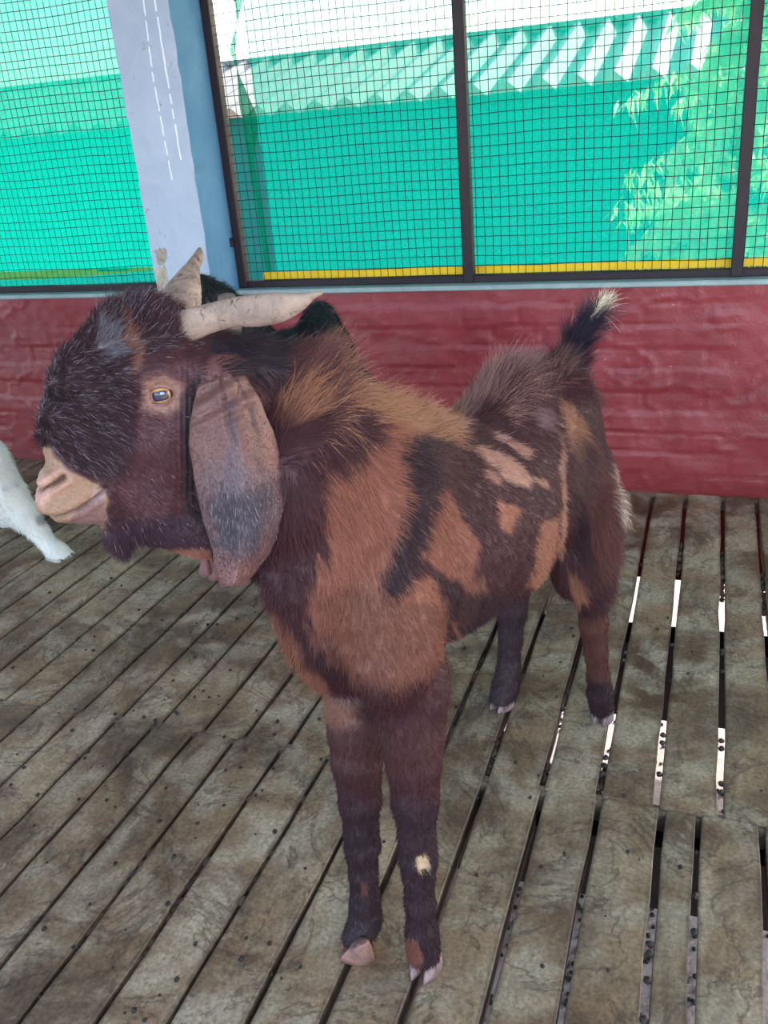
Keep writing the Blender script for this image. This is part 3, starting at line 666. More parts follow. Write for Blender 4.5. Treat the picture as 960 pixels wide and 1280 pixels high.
def mute(c, k=.08):
    g = .3 * c[0] + .55 * c[1] + .15 * c[2]; return tuple(x * (1 - k) + g * k * y for x, y in zip(c, (1.0, .96, 1.08)))
def paint_main(V):
    px = project(V); base = np.tile(np.array(C_BASE), (len(V), 1))
    Vs = V * [1, 1, .45]; nz1 = np.stack([fbm(Vs + 3, 24, 3) + .8 * noise3(Vs, 120), fbm(V + 8, 22, 3)], -1); nz2 = fbm(V, 90, 2)
    base *= (1 + .18 * fbm(V, 9, 3))[:, None]
    for col, st, fe, wb, poly in MARKS:
        q = px + nz1 * wb * 1.15; lo = np.min(poly, 0) - 40; hi = np.max(poly, 0) + 40
        m = ((q > lo) & (q < hi)).all(1)
        if not m.any(): continue
        d = poly_sd(q[m], poly) + nz2[m] * wb * .6
        k = np.clip(.5 - d / fe, 0, 1); k = k * k * (3 - 2 * k) * st
        base[m] = base[m] * (1 - k[:, None]) + np.array(mute(col)) * k[:, None]
    return np.clip(base * (1 + .08 * nz2)[:, None], 0.004, 1)

def m_coat(name, rough=.55, sheen=.2, fine=260):
    m, t, b = mat_new(name); at = N(t, 'ShaderNodeAttribute', attribute_name='col'); p = pos(t)
    c = mix(t, .5, at.outputs['Color'], ramp(t, noise_node(t, p, fine, 3, .7), [(.3, W(.2)), (.7, W(.8))]), 'SOFT_LIGHT')
    t.links.new(c, b.inputs['Base Color']); b.inputs['Roughness'].default_value = rough
    b.inputs['Sheen Weight'].default_value = sheen
    bump(t, b, noise_node(t, p, fine * .5, 4, .65), .35, .002); return m
def m_fur(name, rough=.5, spec=.28):
    m, t, b = mat_new(name); at = N(t, 'ShaderNodeAttribute', attribute_name='col')
    t.links.new(at.outputs['Color'], b.inputs['Base Color']); b.inputs['Roughness'].default_value = rough
    b.inputs['Specular IOR Level'].default_value = spec; return m
M_COAT = m_coat('coat', .65, 0.0); M_FUR = m_fur('fur')
M_HORN = m_noisy('ridged_horn', (112, 96, 88), (172, 150, 134), 26, .65, .8, .002, ((88, 64, 54), 70, .565))
M_HOOF = m_noisy('hoof', (92, 78, 84), (168, 140, 138), 40, .45, .4, .001)
M_HOOFP = m_noisy('pinkish_hoof', (96, 72, 70), (168, 122, 108), 26, .55, .6, .002)

def hair_object(name, parent, root, nrm, direc, length, col, rad, nseg=5, curl=.25, mat=None, droop=.25):
    n = len(root); r5 = np.random.default_rng(21)
    hc = bpy.data.hair_curves.new(name); hc.add_curves([nseg] * n)
    ts = np.linspace(0, 1, nseg)
    bend = r5.normal(0, 1, (n, 3)) * curl
    P = np.zeros((n, nseg, 3))
    for i, t in enumerate(ts):
        d = direc * t + bend * (t * t) * .5; d = d + np.array([0, 0, -droop]) * t * t
        P[:, i] = root + d * length[:, None]
    P[:, 0] -= nrm * .002
    hc.points.foreach_set('position', P.reshape(-1).astype(np.float32))
    R = (rad[:, None] * (1 - .75 * ts[None, :] ** 1.3)).astype(np.float32)
    hc.points.foreach_set('radius', R.ravel())
    at = hc.attributes.new('col', 'FLOAT_COLOR', 'CURVE'); c = np.ones((n, 4), np.float32); c[:, :3] = col
    at.data.foreach_set('color', c.ravel())
    hc.materials.append(mat or M_FUR)
    o = bpy.data.objects.new(name, hc); COL.objects.link(o); o.parent = parent; o['kind'] = 'stuff'; return o
def refine(V, Q, sel):
    q = Q[sel]; used = np.unique(q); re = np.full(len(V), -1); re[used] = np.arange(len(used))
    e = np.sort(np.concatenate([Q[~sel][:, [0, 1]], Q[~sel][:, [1, 2]], Q[~sel][:, [2, 3]], Q[~sel][:, [3, 0]]]), 1)
    V2, Q2 = subdivide_quads(V[used], re[q])
    # back to the common index: old corner points keep their numbers, so the surface stays one piece
    new = np.concatenate([used, len(V) + np.arange(len(V2) - len(used))])
    return np.concatenate([V, V2[len(used):]]), np.concatenate([Q[~sel], new[Q2]])
def line_d(A, pts):
    d = np.full(len(A), 9.0); pts = np.array(pts, float); tt = np.zeros(len(A))
    for i, (a, b) in enumerate(zip(pts[:-1], pts[1:])):
        e = b - a; w = A - a; t = np.clip((w @ e) / (e @ e), 0, 1); k = np.linalg.norm(w - t[:, None] * e, axis=1); m = k < d; d[m] = k[m]; tt[m] = (i + t[m]) / (len(pts) - 1)
    return d, tt
def scatter(V, Q, VN, dens, r):
    a = V[Q[:, 0]]; ar = .5 * np.linalg.norm(np.cross(V[Q[:, 2]] - a, V[Q[:, 3]] - V[Q[:, 1]]), axis=1)
    w = ar * dens; n = int(w.sum()); f = r.choice(len(Q), n, p=w / w.sum()); u, v = r.random((2, n, 1))
    q = Q[f]; mixf = lambda A: (A[q[:, 0]] * (1 - u) * (1 - v) + A[q[:, 1]] * u * (1 - v) + A[q[:, 2]] * u * v + A[q[:, 3]] * (1 - u) * v)
    nn = mixf(VN); return mixf(V), nn / (np.linalg.norm(nn, axis=1, keepdims=True) + 1e-9), f

def claw_mesh(L=.062, wd=.026, hgt=.034):
    """one half of a cloven hoof, toe towards +x, base at z=0"""
    bm = bmesh.new(); rows = []; n = 14
    for z, k, back in ((0, 1.0, 0), (.25, .97, .01), (.6, .86, .05), (1.0, .70, .12), (1.12, .5, .2)):
        ring = []
        for i in range(n):
            a = 2 * math.pi * i / n; c, s = math.cos(a), math.sin(a)
            x = (c * .5 + .0) * L * (1 if c < 0 else 1.0); y = s * .5 * wd * (1 - .62 * max(0, c) ** 1.5)
            x = x * k - back * L * (1 + .9 * max(0, c)) * .55
            ring.append(bm.verts.new((x, y * (k ** .5), z * hgt * (1 - .30 * max(0, c) * (z > .3)))))
        rows.append(ring)
    for a, b in zip(rows[:-1], rows[1:]):
        for k in range(n): bm.faces.new((a[k], a[(k + 1) % n], b[(k + 1) % n], b[k]))
    bm.faces.new(rows[0][::-1]); bm.faces.new(rows[-1])
    me = bpy.data.meshes.new('hoof'); bm.to_mesh(me); bm.free()
    for p in me.polygons: p.use_smooth = True
    return me
def hooves(parent, spots, mat, sc=1.0):
    me = claw_mesh(); me.materials.append(mat)
    for (x, y, yaw, sp) in spots:
        for s in (-1, 1):
            o = link('hoof', me, None, parent)
            o.location = (x - math.sin(yaw) * s * .0145 * sc, y + math.cos(yaw) * s * .0145 * sc, .0015)
            o.rotation_euler = (0, 0, yaw + s * sp); o.scale = (sc, sc, sc)
def loft(name, C_, R1, R2, ax1, twist, n=20, ridges=0.0, rfreq=60):
    """horn-like loft along points C_ with two radii per point, smooth-interpolated"""
    C_ = np.array(C_, float); m = 90; t = np.linspace(0, len(C_) - 1, m)
    def cr(A):
        A = np.array(A, float); i = np.clip(t.astype(int), 0, len(A) - 2); f = (t - i)
        g = lambda j: A[np.clip(j, 0, len(A) - 1)]; p0, p1, p2, p3 = g(i - 1), g(i), g(i + 1), g(i + 2)
        if A.ndim > 1: f = f[:, None]
        return .5 * (2 * p1 + (p2 - p0) * f + (2 * p0 - 5 * p1 + 4 * p2 - p3) * f ** 2 + (3 * p1 - p0 - 3 * p2 + p3) * f ** 3)
    P = cr(C_); A = np.maximum(cr(R1), .0008); Bv = np.maximum(cr(R2), .0008); T = np.gradient(P, axis=0); T /= np.linalg.norm(T, axis=1, keepdims=True)
    a = np.array(ax1, float); V = []
    for i in range(m):
        u = a - T[i] * (a @ T[i]); u /= np.linalg.norm(u); v = np.cross(T[i], u); th = twist * i / m
        u, v = u * math.cos(th) + v * math.sin(th), -u * math.sin(th) + v * math.cos(th)
        rg = 1 + ridges * math.sin(i / m * rfreq + .8 * math.sin(i * .37))
        for k in range(n):
            q = 2 * math.pi * k / n; V.append(P[i] + (u * math.cos(q) * A[i] + v * math.sin(q) * Bv[i]) * rg)
    Fq = [(i * n + k, i * n + (k + 1) % n, (i + 1) * n + (k + 1) % n, (i + 1) * n + k) for i in range(m - 1) for k in range(n)]
    return mesh_np(name, V, Fq)

# ---------------------------------------------------------------- the brown buck
def head_pts(pts, mirror=1):
    out = []
    for (x, y, o) in pts:
        a, oo, h = H0.loc(H0.px(x, y, o)); out.append(H0.w(a, oo * mirror, h))
    return out
def brown_goat():
    root = link('goat', None, label='large brown horned buck with tan patches and long drooping ears standing in front', category='goat')
    root.location = (-.45, 1.5, 0)
    inv = Matrix.Translation((.45, -1.5, 0))
    def child(name, me, mat, **kw):
        o = link(name, me, mat, root, **kw); o.matrix_parent_inverse = inv; return o
    prims = body_prims() + face_prims() + leg_px() + tail_prims()
    carve = []
    for s in (1, -1):
        e = head_pts([(200, 493, .062)], s)[0]; carve.append(([(e, .011), (e + H0.n * s * .012, .012)], .008))
    lo, hi = np.array([-.92, .74, .02]), np.array([.02, 2.28, 1.34]); vox = .0052
    F, ax = build_field(prims, B0, H0, vox, lo, hi, carve)
    V, Q = surface_nets(F, lo, vox); V = smooth_np(V, Q, 2, .4)
    hl = H0.loc(V)[Q].mean(1); V, Q = refine(V, Q, (hl[:, 0] > -.03) & (hl[:, 2] > .93) & (hl[:, 2] < 1.3) & (np.abs(hl[:, 1]) < .1))
    hl = H0.loc(V)[Q].mean(1); V, Q = refine(V, Q, (hl[:, 0] > .06) & (hl[:, 2] > .93) & (hl[:, 2] < 1.14) & (np.abs(hl[:, 1]) < .1))
    # a little more resolution and muscle, fold and hair-clump relief
    VN = normals_np(V, Q)
    px = project(V); loc = B0.loc(V)
    sdm = lambda poly, fe: np.clip(.5 - poly_sd(px, poly) / fe, 0, 1)
    muzz = sdm([(30, 555), (60, 555), (84, 585), (125, 604), (138, 625), (128, 665), (70, 680), (30, 650)], 8)
    eyez = sdm([(178, 478), (205, 470), (224, 480), (226, 508), (205, 516), (178, 508)], 8)
    shag = sdm([(40, 560), (45, 470), (75, 425), (110, 385), (165, 355), (240, 380), (245, 430), (165, 445), (165, 500), (150, 590), (95, 585)], 20) * (1 - muzz)
    V = V + VN * ((1 - muzz) * (1 - eyez) * (.0022 * fbm(V, 45, 3)) + shag * (.006 * fbm(V, 38, 3) + .006 * np.abs(fbm(V + 2, 22, 2))))[:, None]
    # nostrils and mouth, the same on both cheeks
    hl = H0.loc(V); ah = hl[:, [0, 2]]
    def to_ah(pp): return [tuple(H0.loc(H0.px(x, y, o))[[0, 2]]) for (x, y, o) in pp]
    dn, tn = line_d(ah, to_ah([(50, 613, .016), (58, 609, .022), (68, 604, .028), (79, 597, .034)]))
    dm, tm = line_d(ah, to_ah([(52, 645, .008), (62, 648, .018), (80, 645, .030), (100, 637, .036), (120, 624, .040), (133, 613, .042)]))
    side = np.clip(np.abs(hl[:, 1]) / .008, 0, 1) * (hl[:, 0] > .05)
    nos = np.exp(-(dn / (.0020 + .0012 * tn)) ** 2) * side; mou = np.exp(-(dm / .0026) ** 2) * (hl[:, 0] > .05)
    rim = np.exp(-((dn - .009) / .004) ** 2) * side
    lip = np.exp(-((dm - .009) / .005) ** 2) * (hl[:, 0] > .06)
    V = V + VN * (-.0065 * nos - .0050 * mou + .0022 * rim + .0018 * lip)[:, None]
    wr = np.exp(-((px[:, 0] - 240) / 16) ** 2) * np.clip((640 - px[:, 1]) / 60, 0, 1) * np.clip((px[:, 1] - 450) / 20, 0, 1)
    V = V + VN * (wr * .002 * np.sin(px[:, 0] * .9 + 2 * fbm(V, 20, 2)))[:, None]
    col = paint_main(V)
    k = np.clip(nos * 1.0 + mou * .85, 0, 1)[:, None] ; col = col * (1 - k * .85) + np.array(lin(46, 26, 30)) * k * .85
    k = (np.clip(rim - nos, 0, 1) * .3)[:, None]; col = col * (1 - k) + np.array(lin(196, 150, 142)) * k
    me = mesh_np('body', V, Q); set_col(me, col); child('body', me, M_COAT)
    # ------------------------------------------------ hair coat
    r = np.random.default_rng(4); VN = normals_np(V, Q)
    fp = V[Q].mean(1); fpx = px[Q].mean(1); floc = loc[Q].mean(1); fn = VN[Q].mean(1)
    face_m = np.clip((270 - fpx[:, 0]) / 15, 0, 1) * (fpx[:, 1] < 700)
    mz = muzz[Q].mean(1); ez = eyez[Q].mean(1); sh = shag[Q].mean(1)
    vis = (fn * (CAMC - fp)).sum(1) > -.15
    dens = 95000 * (1 + 2.6 * face_m) * (1 - .93 * mz) * (1 - .55 * ez) * np.where(vis, 1, .35)
    R, Nn, f = scatter(V, Q, VN, dens, r); n = len(R); pr = fpx[f]; lc = B0.loc(R); fm = face_m[f]; shf = sh[f]; mzf = mz[f]
    sd = lambda poly, fe: np.clip(.5 - poly_sd(pr, poly) / fe, 0, 1)
    D = B0.d
    crest = np.clip((Nn[:, 2] - .25) / .4, 0, 1) * np.clip(1 - np.abs(lc[:, 1]) / .085, 0, 1) * (lc[:, 0] > -.22) * (lc[:, 2] > .82)
    wi = np.exp(-((lc[:, 0] - .10) / .16) ** 2); ru = np.exp(-((lc[:, 0] - .62) / .16) ** 2)
    thigh = sd([(722, 530), (770, 560), (800, 640), (790, 720), (750, 760), (715, 740), (712, 640)], 20)
    tail = sd([(690, 490), (684, 420), (720, 380), (790, 350), (790, 430), (745, 500)], 14)
    legs = np.clip((.56 - lc[:, 2]) / .05, 0, 1) * (1 - thigh) * (1 - fm)
    belly = np.clip((-Nn[:, 2] - .1) / .4, 0, 1) * (1 - fm)
    beard = sd([(120, 650), (200, 650), (170, 720), (120, 700)], 12)
    chest = sd([(300, 700), (360, 740), (440, 900), (400, 930), (330, 800)], 20)
    Ln = .0135 * np.ones(n); Ln += .014 * np.clip((lc[:, 2] - .85) / .15, 0, 1) * (1 - fm) + crest * (.012 + .050 * wi + .048 * ru)
    Ln += thigh * .020 + tail * .036 + chest * .006
    Ln = np.where(legs > .5, .011, Ln)
    Ln = np.where(fm > .5, .0060 + shf * .0085 + beard * .010, Ln)
    top = sd([(110, 440), (112, 385), (160, 350), (240, 375), (240, 420), (150, 425)], 14); Ln += top * .010 * fm
    Ln = Ln * (1 - .75 * mzf) * r.uniform(.65, 1.25, n)
    comb = D[None] * (.62 + .5 * crest[:, None]) + np.array([0, 0, -1.0])[None] * (1 - crest[:, None]) * .75 + np.array([0, 0, .65]) * crest[:, None] * (.5 + .9 * np.maximum(wi, ru))[:, None]
    comb = np.where((legs > .5)[:, None], np.array([0, 0, -1.0]) + D * .15, comb)
    comb = np.where((thigh > .3)[:, None], np.array([0, 0, -.9]) + D * .55, comb)
    comb = np.where((lc[:, 0] < -.02)[:, None] & (fm < .5)[:, None] & (crest < .3)[:, None], np.array([0, 0, -1.0]) + D * .25 - B0.n * .1, comb)
    tail2 = sd([(690, 500), (684, 420), (720, 380), (790, 350), (790, 430), (745, 505)], 60)
    td = B0.px(755, 375, .06) - B0.px(715, 450, .0); td /= np.linalg.norm(td)
    comb = np.where((tail2 > r.random(n))[:, None], td * 1.1 + D * .25, comb)
    fd = -H0.d * .9 + np.array([0, 0, .1]); fdl = -H0.d * .7 + np.array([0, 0, -.75])
    yy = np.clip((pr[:, 1] - 480) / 120, 0, 1)[:, None]
    comb = np.where((fm > .5)[:, None], fd * (1 - yy) + fdl * yy, comb)
    comb = np.where(((fm > .5) & (top > .4))[:, None], np.array([0, 0, .9]) - H0.d * .45, comb)
    comb = np.where((beard > .5)[:, None], np.array([0, 0, -1.0]) - H0.d * .3, comb)
    cn = np.stack([noise3(R + 1, 16), noise3(R + 4, 16), noise3(R + 7, 16)], -1)
    comb = comb + cn * (.28 + .35 * shf + .5 * top * fm)[:, None]
    tang = comb - Nn * (comb * Nn).sum(1, keepdims=True); tang /= np.linalg.norm(tang, axis=1, keepdims=True) + 1e-6
    lift = .22 + crest * .55 * np.maximum(wi, ru) + thigh * .25 + tail * .30 + shf * .30 + top * .3 + belly * .1
    lift = np.where((fm > .5) & (shf < .3), .15, lift)
    dr = tang + Nn * lift[:, None] + r.normal(0, .13, (n, 3)); dr /= np.linalg.norm(dr, axis=1, keepdims=True)
    hc = paint_main(R)
    rnd = r.random(n)
    hc = hc * (.75 + .55 * r.random(n))[:, None] * (.98 + .28 * np.clip(Ln / .05, 0, 1))[:, None]
    gl = (shf > .4) & (rnd < .075) & (fm > .5); hc[gl] = np.array(lin(132, 128, 142))  # random hairs coloured paler as glints, here and in the next lines
    gl = (fm > .5) & (shf <= .4) & (mzf < .3) & (rnd < .010); hc[gl] = np.array(lin(160, 140, 140))
    gl = (fm < .5) & (rnd < .006); hc[gl] = hc[gl] * 1.4 + .02
    gold = (crest > .2) & (pr[:, 0] > 385) & (pr[:, 0] < 575) & (r.random(n) < np.clip((pr[:, 0] - 385) / 90, .12, .8)); hc[gold] = np.array(lin(158, 112, 86)) * r.uniform(.6, 1.15, (gold.sum(), 1))
    tip = (crest > .2) & (ru > .4) & (r.random(n) < .35); hc[tip] = np.array(lin(150, 112, 104)) * r.uniform(.6, 1.1, (tip.sum(), 1))
    rad = np.where(fm > .5, .00032, .00045) * np.where(Ln > .03, .8, 1) * r.uniform(.75, 1.2, n)
    h = hair_object('coat_hair', root, R, Nn, dr, Ln, np.clip(hc, .003, 1), rad, 5, .22, M_FUR, .18); h.matrix_parent_inverse = inv
    # ------------------------------------------------ horns
    Lh = head_pts([(226, 410, .022), (240, 405, .034), (262, 398, .046), (290, 391, .062), (322, 388, .082), (350, 384, .100), (372, 378, .112), (390, 370, .120), (403, 366, .122)])
    rv = np.array([20, 20, 18, 18, 20, 18, 12, 5, 2]) / 1000; rt = rv * .62
    child('horn', loft('horn', Lh, rv, rt, (0, 0, 1), .35, 24, .010, 210), M_HORN, label='spotted beige left horn sweeping back')
    Rw = [H0.px(222, 395, -.02), H0.px(226, 380, -.035), H0.px(229, 362, -.06), H0.px(235, 346, -.09), H0.px(241, 333, -.12), H0.px(247, 322, -.14), H0.px(249, 311, -.155)]
    child('horn', loft('horn', Rw, np.array([24, 24, 22, 15, 10, 9, 3]) / 900, np.array([16, 16, 15, 12, 8, 6, 2]) / 900, (1, .3, 0), -.5, 24, .016, 110), M_HORN, label='twisted beige right horn pointing up and away')
    # ------------------------------------------------ ears
    def ear(mirror):
        edgeL = [(256, 466), (246, 486), (237, 530), (236, 556), (240, 580), (243, 600), (248, 625), (254, 651), (261, 672), (266, 690), (268, 714), (276, 734)]
        edgeR = [(292, 460), (306, 470), (326, 500), (334, 522), (342, 538), (348, 560), (351, 585), (355, 608), (357, 625), (352, 645), (338, 690), (306, 731)]
        nv, nu = 64, 34; V = []
        eL, eR = np.array(edgeL, float), np.array(edgeR, float); NE = len(edgeL) - 1; tt = np.linspace(0, NE, nv)
        for j, t in enumerate(tt):
            i = min(int(t), NE - 1); f = t - i; a = eL[i] * (1 - f) + eL[i + 1] * f; b = eR[i] * (1 - f) + eR[i + 1] * f
            v = t / NE
            for k in range(nu):
                u = k / (nu - 1); p = a * (1 - u) + b * u
                off = .062 + .024 * min(1, v / .16) + .066 * v ** .8 + .012 * math.sin(math.pi * u) - .010 * (u * 2 - 1) ** 2
                off += .006 * math.cos(u * 9 + 2 * v) * math.exp(-v * 2.0) + .005 * math.sin(v * 95 + u * 5) * math.exp(-((v - .12) / .09) ** 2)
                off += -.007 * (math.exp(-((u - .52) / .035) ** 2) + math.exp(-((u - .80 - .05 * v) / .03) ** 2)) * max(0, 1 - v * 1.9)
                off += .003 * float(noise3(np.array([u * 4, v * 8, 3.]), 1.0)) - .016 * max(0, (.06 - v) / .06)
                q = H0.px(p[0], p[1], off)
                if mirror < 0:
                    a_, o_, h_ = H0.loc(q); q = H0.w(a_ - .05, -o_ + .045, h_ + .02)
                V.append(q)
        V = np.array(V); idx = np.arange(nv * nu).reshape(nv, nu)
        Fq = np.stack([idx[:-1, :-1], idx[1:, :-1], idx[1:, 1:], idx[:-1, 1:]], -1).reshape(-1, 4)
        nn = normals_np(V, Fq); 
        if (nn @ H0.n).mean() * mirror < 0: nn = -nn; Fq = Fq[:, ::-1]
        V = V + nn * (.0007 * fbm(V, 130, 2) + .0009 * fbm(V, 50, 2))[:, None]
        u_ = np.tile(np.linspace(0, 1, nu), nv); v_ = np.repeat(np.linspace(0, 1, nv), nu)
        th = .0055 * np.clip(np.minimum(u_, 1 - u_) * 14, .12, 1) * np.clip((1 - v_) * 14, .12, 1)
        Vb = V - nn * th[:, None]
        nV = len(V); side = []
        ring = list(idx[0, :]) + list(idx[1:, -1]) + list(idx[-1, -2::-1]) + list(idx[-2:0:-1, 0])
        for a, b in zip(ring, ring[1:] + ring[:1]): side.append((a, b, b + nV, a + nV))
        VV = np.concatenate([V, Vb]); FF = np.concatenate([Fq, Fq[:, ::-1] + nV, np.array(side)])
        pxx = project(VV); c = np.tile(np.array(lin(98, 64, 60)), (len(VV), 1))
        def blend(poly, colr, fe, st):
            nonlocal c
            d = poly_sd(pxx + np.stack([fbm(VV, 40, 2), fbm(VV + 4, 40, 2)], -1) * 9, poly); k = (np.clip(.5 - d / fe, 0, 1) * st)[:, None]; c = c * (1 - k) + np.array(colr) * k
        if mirror > 0:
            blend([(252, 610), (290, 580), (345, 600), (348, 655), (315, 690), (275, 690), (256, 655)], lin(80, 74, 84), 46, .75)
            blend([(283, 500), (298, 500), (296, 610), (284, 615)], lin(70, 56, 70), 12, .7)
            blend([(268, 690), (330, 690), (296, 735), (275, 730)], lin(120, 78, 74), 18, .8)
            blend([(322, 500), (350, 560), (352, 600), (335, 580)], lin(136, 96, 88), 16, .6)
            blend([(286, 505), (294, 505), (295, 550), (288, 550)], lin(66, 42, 40), 6, .8)
            blend([(312, 505), (318, 505), (324, 590), (318, 590)], lin(60, 38, 40), 6, .7)
        c *= (1 + .14 * fbm(VV, 60, 2))[:, None]
        sp = np.clip((noise3(VV, 260) - .86) * 9, 0, 1)[:, None] * .6; c = c * (1 - sp) + np.array(lin(170, 150, 160)) * sp
        me = mesh_np('ear', VV, FF); set_col(me, np.clip(c, .003, 1))
        lab = 'long brown leathery left ear with a grey hairy lower half' if mirror > 0 else 'far ear, mostly hidden behind the head'
        e = child('ear', me, M_EAR, label=lab)
        dens = np.where((V[Fq].mean(1)[:, 2] < 1.06), 500000, 220000).astype(float)
        R, Nn, f = scatter(V, Fq, nn, dens, r); R = R; n = len(R); pr = project(R)
        hh = np.clip(1.25 - np.hypot((pr[:, 0] - 300) / 52, (pr[:, 1] - 642) / 58) + .35 * noise3(R, 40), 0, 1)
        cc = np.where((r.random(n) < .09 * hh)[:, None], np.array(lin(150, 146, 158)), np.where((hh > r.random(n) * .8)[:, None], np.array(lin(74, 68, 78)), np.array(lin(92, 60, 58))))  # palest hairs are painted glints over the grey and brown
        cn = np.stack([noise3(R + 1, 26), noise3(R + 4, 26), noise3(R + 7, 26)], -1)
        dd = np.array([0, 0, -1.0]) + cn * .8; dd = dd - Nn * (dd * Nn).sum(1, keepdims=True) + Nn * .2 + r.normal(0, .1, (n, 3))
        h = hair_object('ear_hair', e, R, Nn, dd, (.0028 + .0055 * hh) * r.uniform(.7, 1.2, n), cc * r.uniform(.8, 1.15, (n, 1)), np.full(n, .00025), 3, .15)
        h.matrix_parent_inverse = Matrix.Identity(4)
        h.location = (0, 0, 0)
        return e
    global M_EAR; M_EAR = m_coat('ear_skin', .5, .1, 420)
    ear(1); ear(-1)
    # ------------------------------------------------ eyes
    for s in (1, -1):
        fw = (H0.n * s * .93 + H0.d * .36 + np.array([0, 0, .05])); fw /= np.linalg.norm(fw)
        a, o_, h_ = H0.loc(H0.px(201, 494, .060)); ctr = H0.w(a, s * o_, h_) - fw * .008
        hz = np.cross(np.array([0, 0, 1.0]), fw); hz /= np.linalg.norm(hz); hz = hz * 1.0; vt = np.cross(fw, hz)
        if hz @ H0.d < 0: hz = -hz
        tilt = math.radians(-6); hx = hz * math.cos(tilt) + vt * math.sin(tilt); vx = vt * math.cos(tilt) - hz * math.sin(tilt)
        Rr = .0150; nr, na = 30, 48; V = [ctr + fw * Rr]; cols = [lin(24, 24, 52)]
        for i in range(1, nr + 1):
            th = i / nr * math.pi * .62
            for k in range(na):
                q = 2 * math.pi * k / na; x = math.sin(th) * math.cos(q); y = math.sin(th) * math.sin(q)
                V.append(ctr + (hx * x + vx * y + fw * math.cos(th)) * Rr)
                pe = max(abs(x) / .50, abs(y) / .27) if False else math.sqrt((x / .60) ** 4 + (y / .38) ** 4) ** .5
                rr_ = math.hypot(x, y)
                c = lin(26, 26, 60) if pe < 1 else lin(96, 66, 50) if pe < 1.13 else lin(190, 142, 96) if rr_ < .80 else lin(110, 76, 58) if rr_ < .86 else lin(48, 30, 30)
                cols.append(c)
        Fq = [(1 + (i - 1) * na + k, 1 + (i - 1) * na + (k + 1) % na, 1 + i * na + (k + 1) % na, 1 + i * na + k) for i in range(1, nr) for k in range(na)]
        Fq += [(0, 0, 1 + (k + 1) % na, 1 + k) for k in range(na)]
        bm = bmesh.new(); vs = [bm.verts.new(v) for v in V]
        for q in Fq:
            q = list(dict.fromkeys(q)); bm.faces.new([vs[j] for j in q])
        bmesh.ops.recalc_face_normals(bm, faces=bm.faces)
        me = bpy.data.meshes.new('eyeball'); bm.to_mesh(me); bm.free()
        for p in me.polygons: p.use_smooth = True
        set_col(me, np.array(cols)); child('eyeball', me, M_EYE, label='amber eye with a wide dark pupil')
        V = []; cols = []; na = 72; prof = [(0.0, 1.00, 0), (0.0, 1.05, .1), (.10, 1.115, .3), (.28, 1.12, .6), (.55, 1.06, .8), (.85, .92, 1), (1.2, .70, 1)]
        for (t, rs, cm) in prof:
            for k in range(na):
                q = 2 * math.pi * k / na; cx_, sy = math.cos(q), math.sin(q)
                ex = .0156 * np.sign(cx_) * abs(cx_) ** 1.0; ey = (.0098 if sy > 0 else .0088) * np.sign(sy) * abs(sy) ** 1.25
                ox, oy = .024 * cx_, .0185 * sy
                x = ex + (ox - ex) * t; y = ey + (oy - ey) * t
                d2 = (x * x + y * y); R2 = (Rr * rs) ** 2; z = math.sqrt(max(R2 - d2 * .80, 0.0))
                z = z + (.0012 if (t > .2 and sy > 0) else 0)
                V.append(ctr + hx * x + vx * y + fw * z)
                cols.append(np.array(lin(60, 34, 34)) * (1 - cm) + np.array(lin(166, 122, 108)) * cm)
        Fq = [(i * na + k, i * na + (k + 1) % na, (i + 1) * na + (k + 1) % na, (i + 1) * na + k) for i in range(len(prof) - 1) for k in range(na)]
        me = mesh_np('eyelid', V, Fq); set_col(me, np.array(cols)); child('eyelid', me, M_EAR)
    # ------------------------------------------------ wattles, hooves
    for s, (x, y) in ((1, (257, 700)), (-1, (268, 705))):
        p0 = H0.px(x, y - 14, .01 * s); p1 = H0.px(x, y, .012 * s); p2 = H0.px(x, y + 16, .012 * s)
        me = loft('wattle', [p0, p1, p2, p2 + [0, 0, -.004]], [.006, .006, .009, .002], [.006, .006, .009, .002], (1, 0, 0), 0, 14)
        set_col(me, np.tile(np.array(lin(96, 54, 56)), (len(me.vertices), 1))); child('wattle', me, M_EAR)
    def hv(spots, mat):
        me = claw_mesh(); me.materials.append(mat)
        for (P, yaw, sp, sc) in spots:
            for s in (-1, 1):
                o = child('hoof', me, None)
                o.location = (P[0] - math.sin(yaw) * s * .0150 * sc, P[1] + math.cos(yaw) * s * .0150 * sc, .0015)
                o.rotation_euler = (0, 0, yaw + s * sp); o.scale = (sc, sc, sc * 1.25)
    def gz(x, y):
        rr = ray(x, y); return CAMC + rr * (-CAMH / rr[2])
    hv([(gz(531, 1212), math.radians(-97), -.10, 1.05)], M_HOOF)
    hv([(gz(447, 1192), math.radians(-158), -.05, 1.05)], M_HOOFP)
    hv([(gz(752, 900), math.radians(-98), -.10, 1.0), (gz(627, 884), math.radians(-120), -.05, 1.0)], M_HOOF)
m, t, b = mat_new('eye'); at = N(t, 'ShaderNodeAttribute', attribute_name='col'); t.links.new(at.outputs['Color'], b.inputs['Base Color']); b.inputs['Roughness'].default_value = .06; b.inputs['Coat Weight'].default_value = 1.0; M_EYE = m
brown_goat()

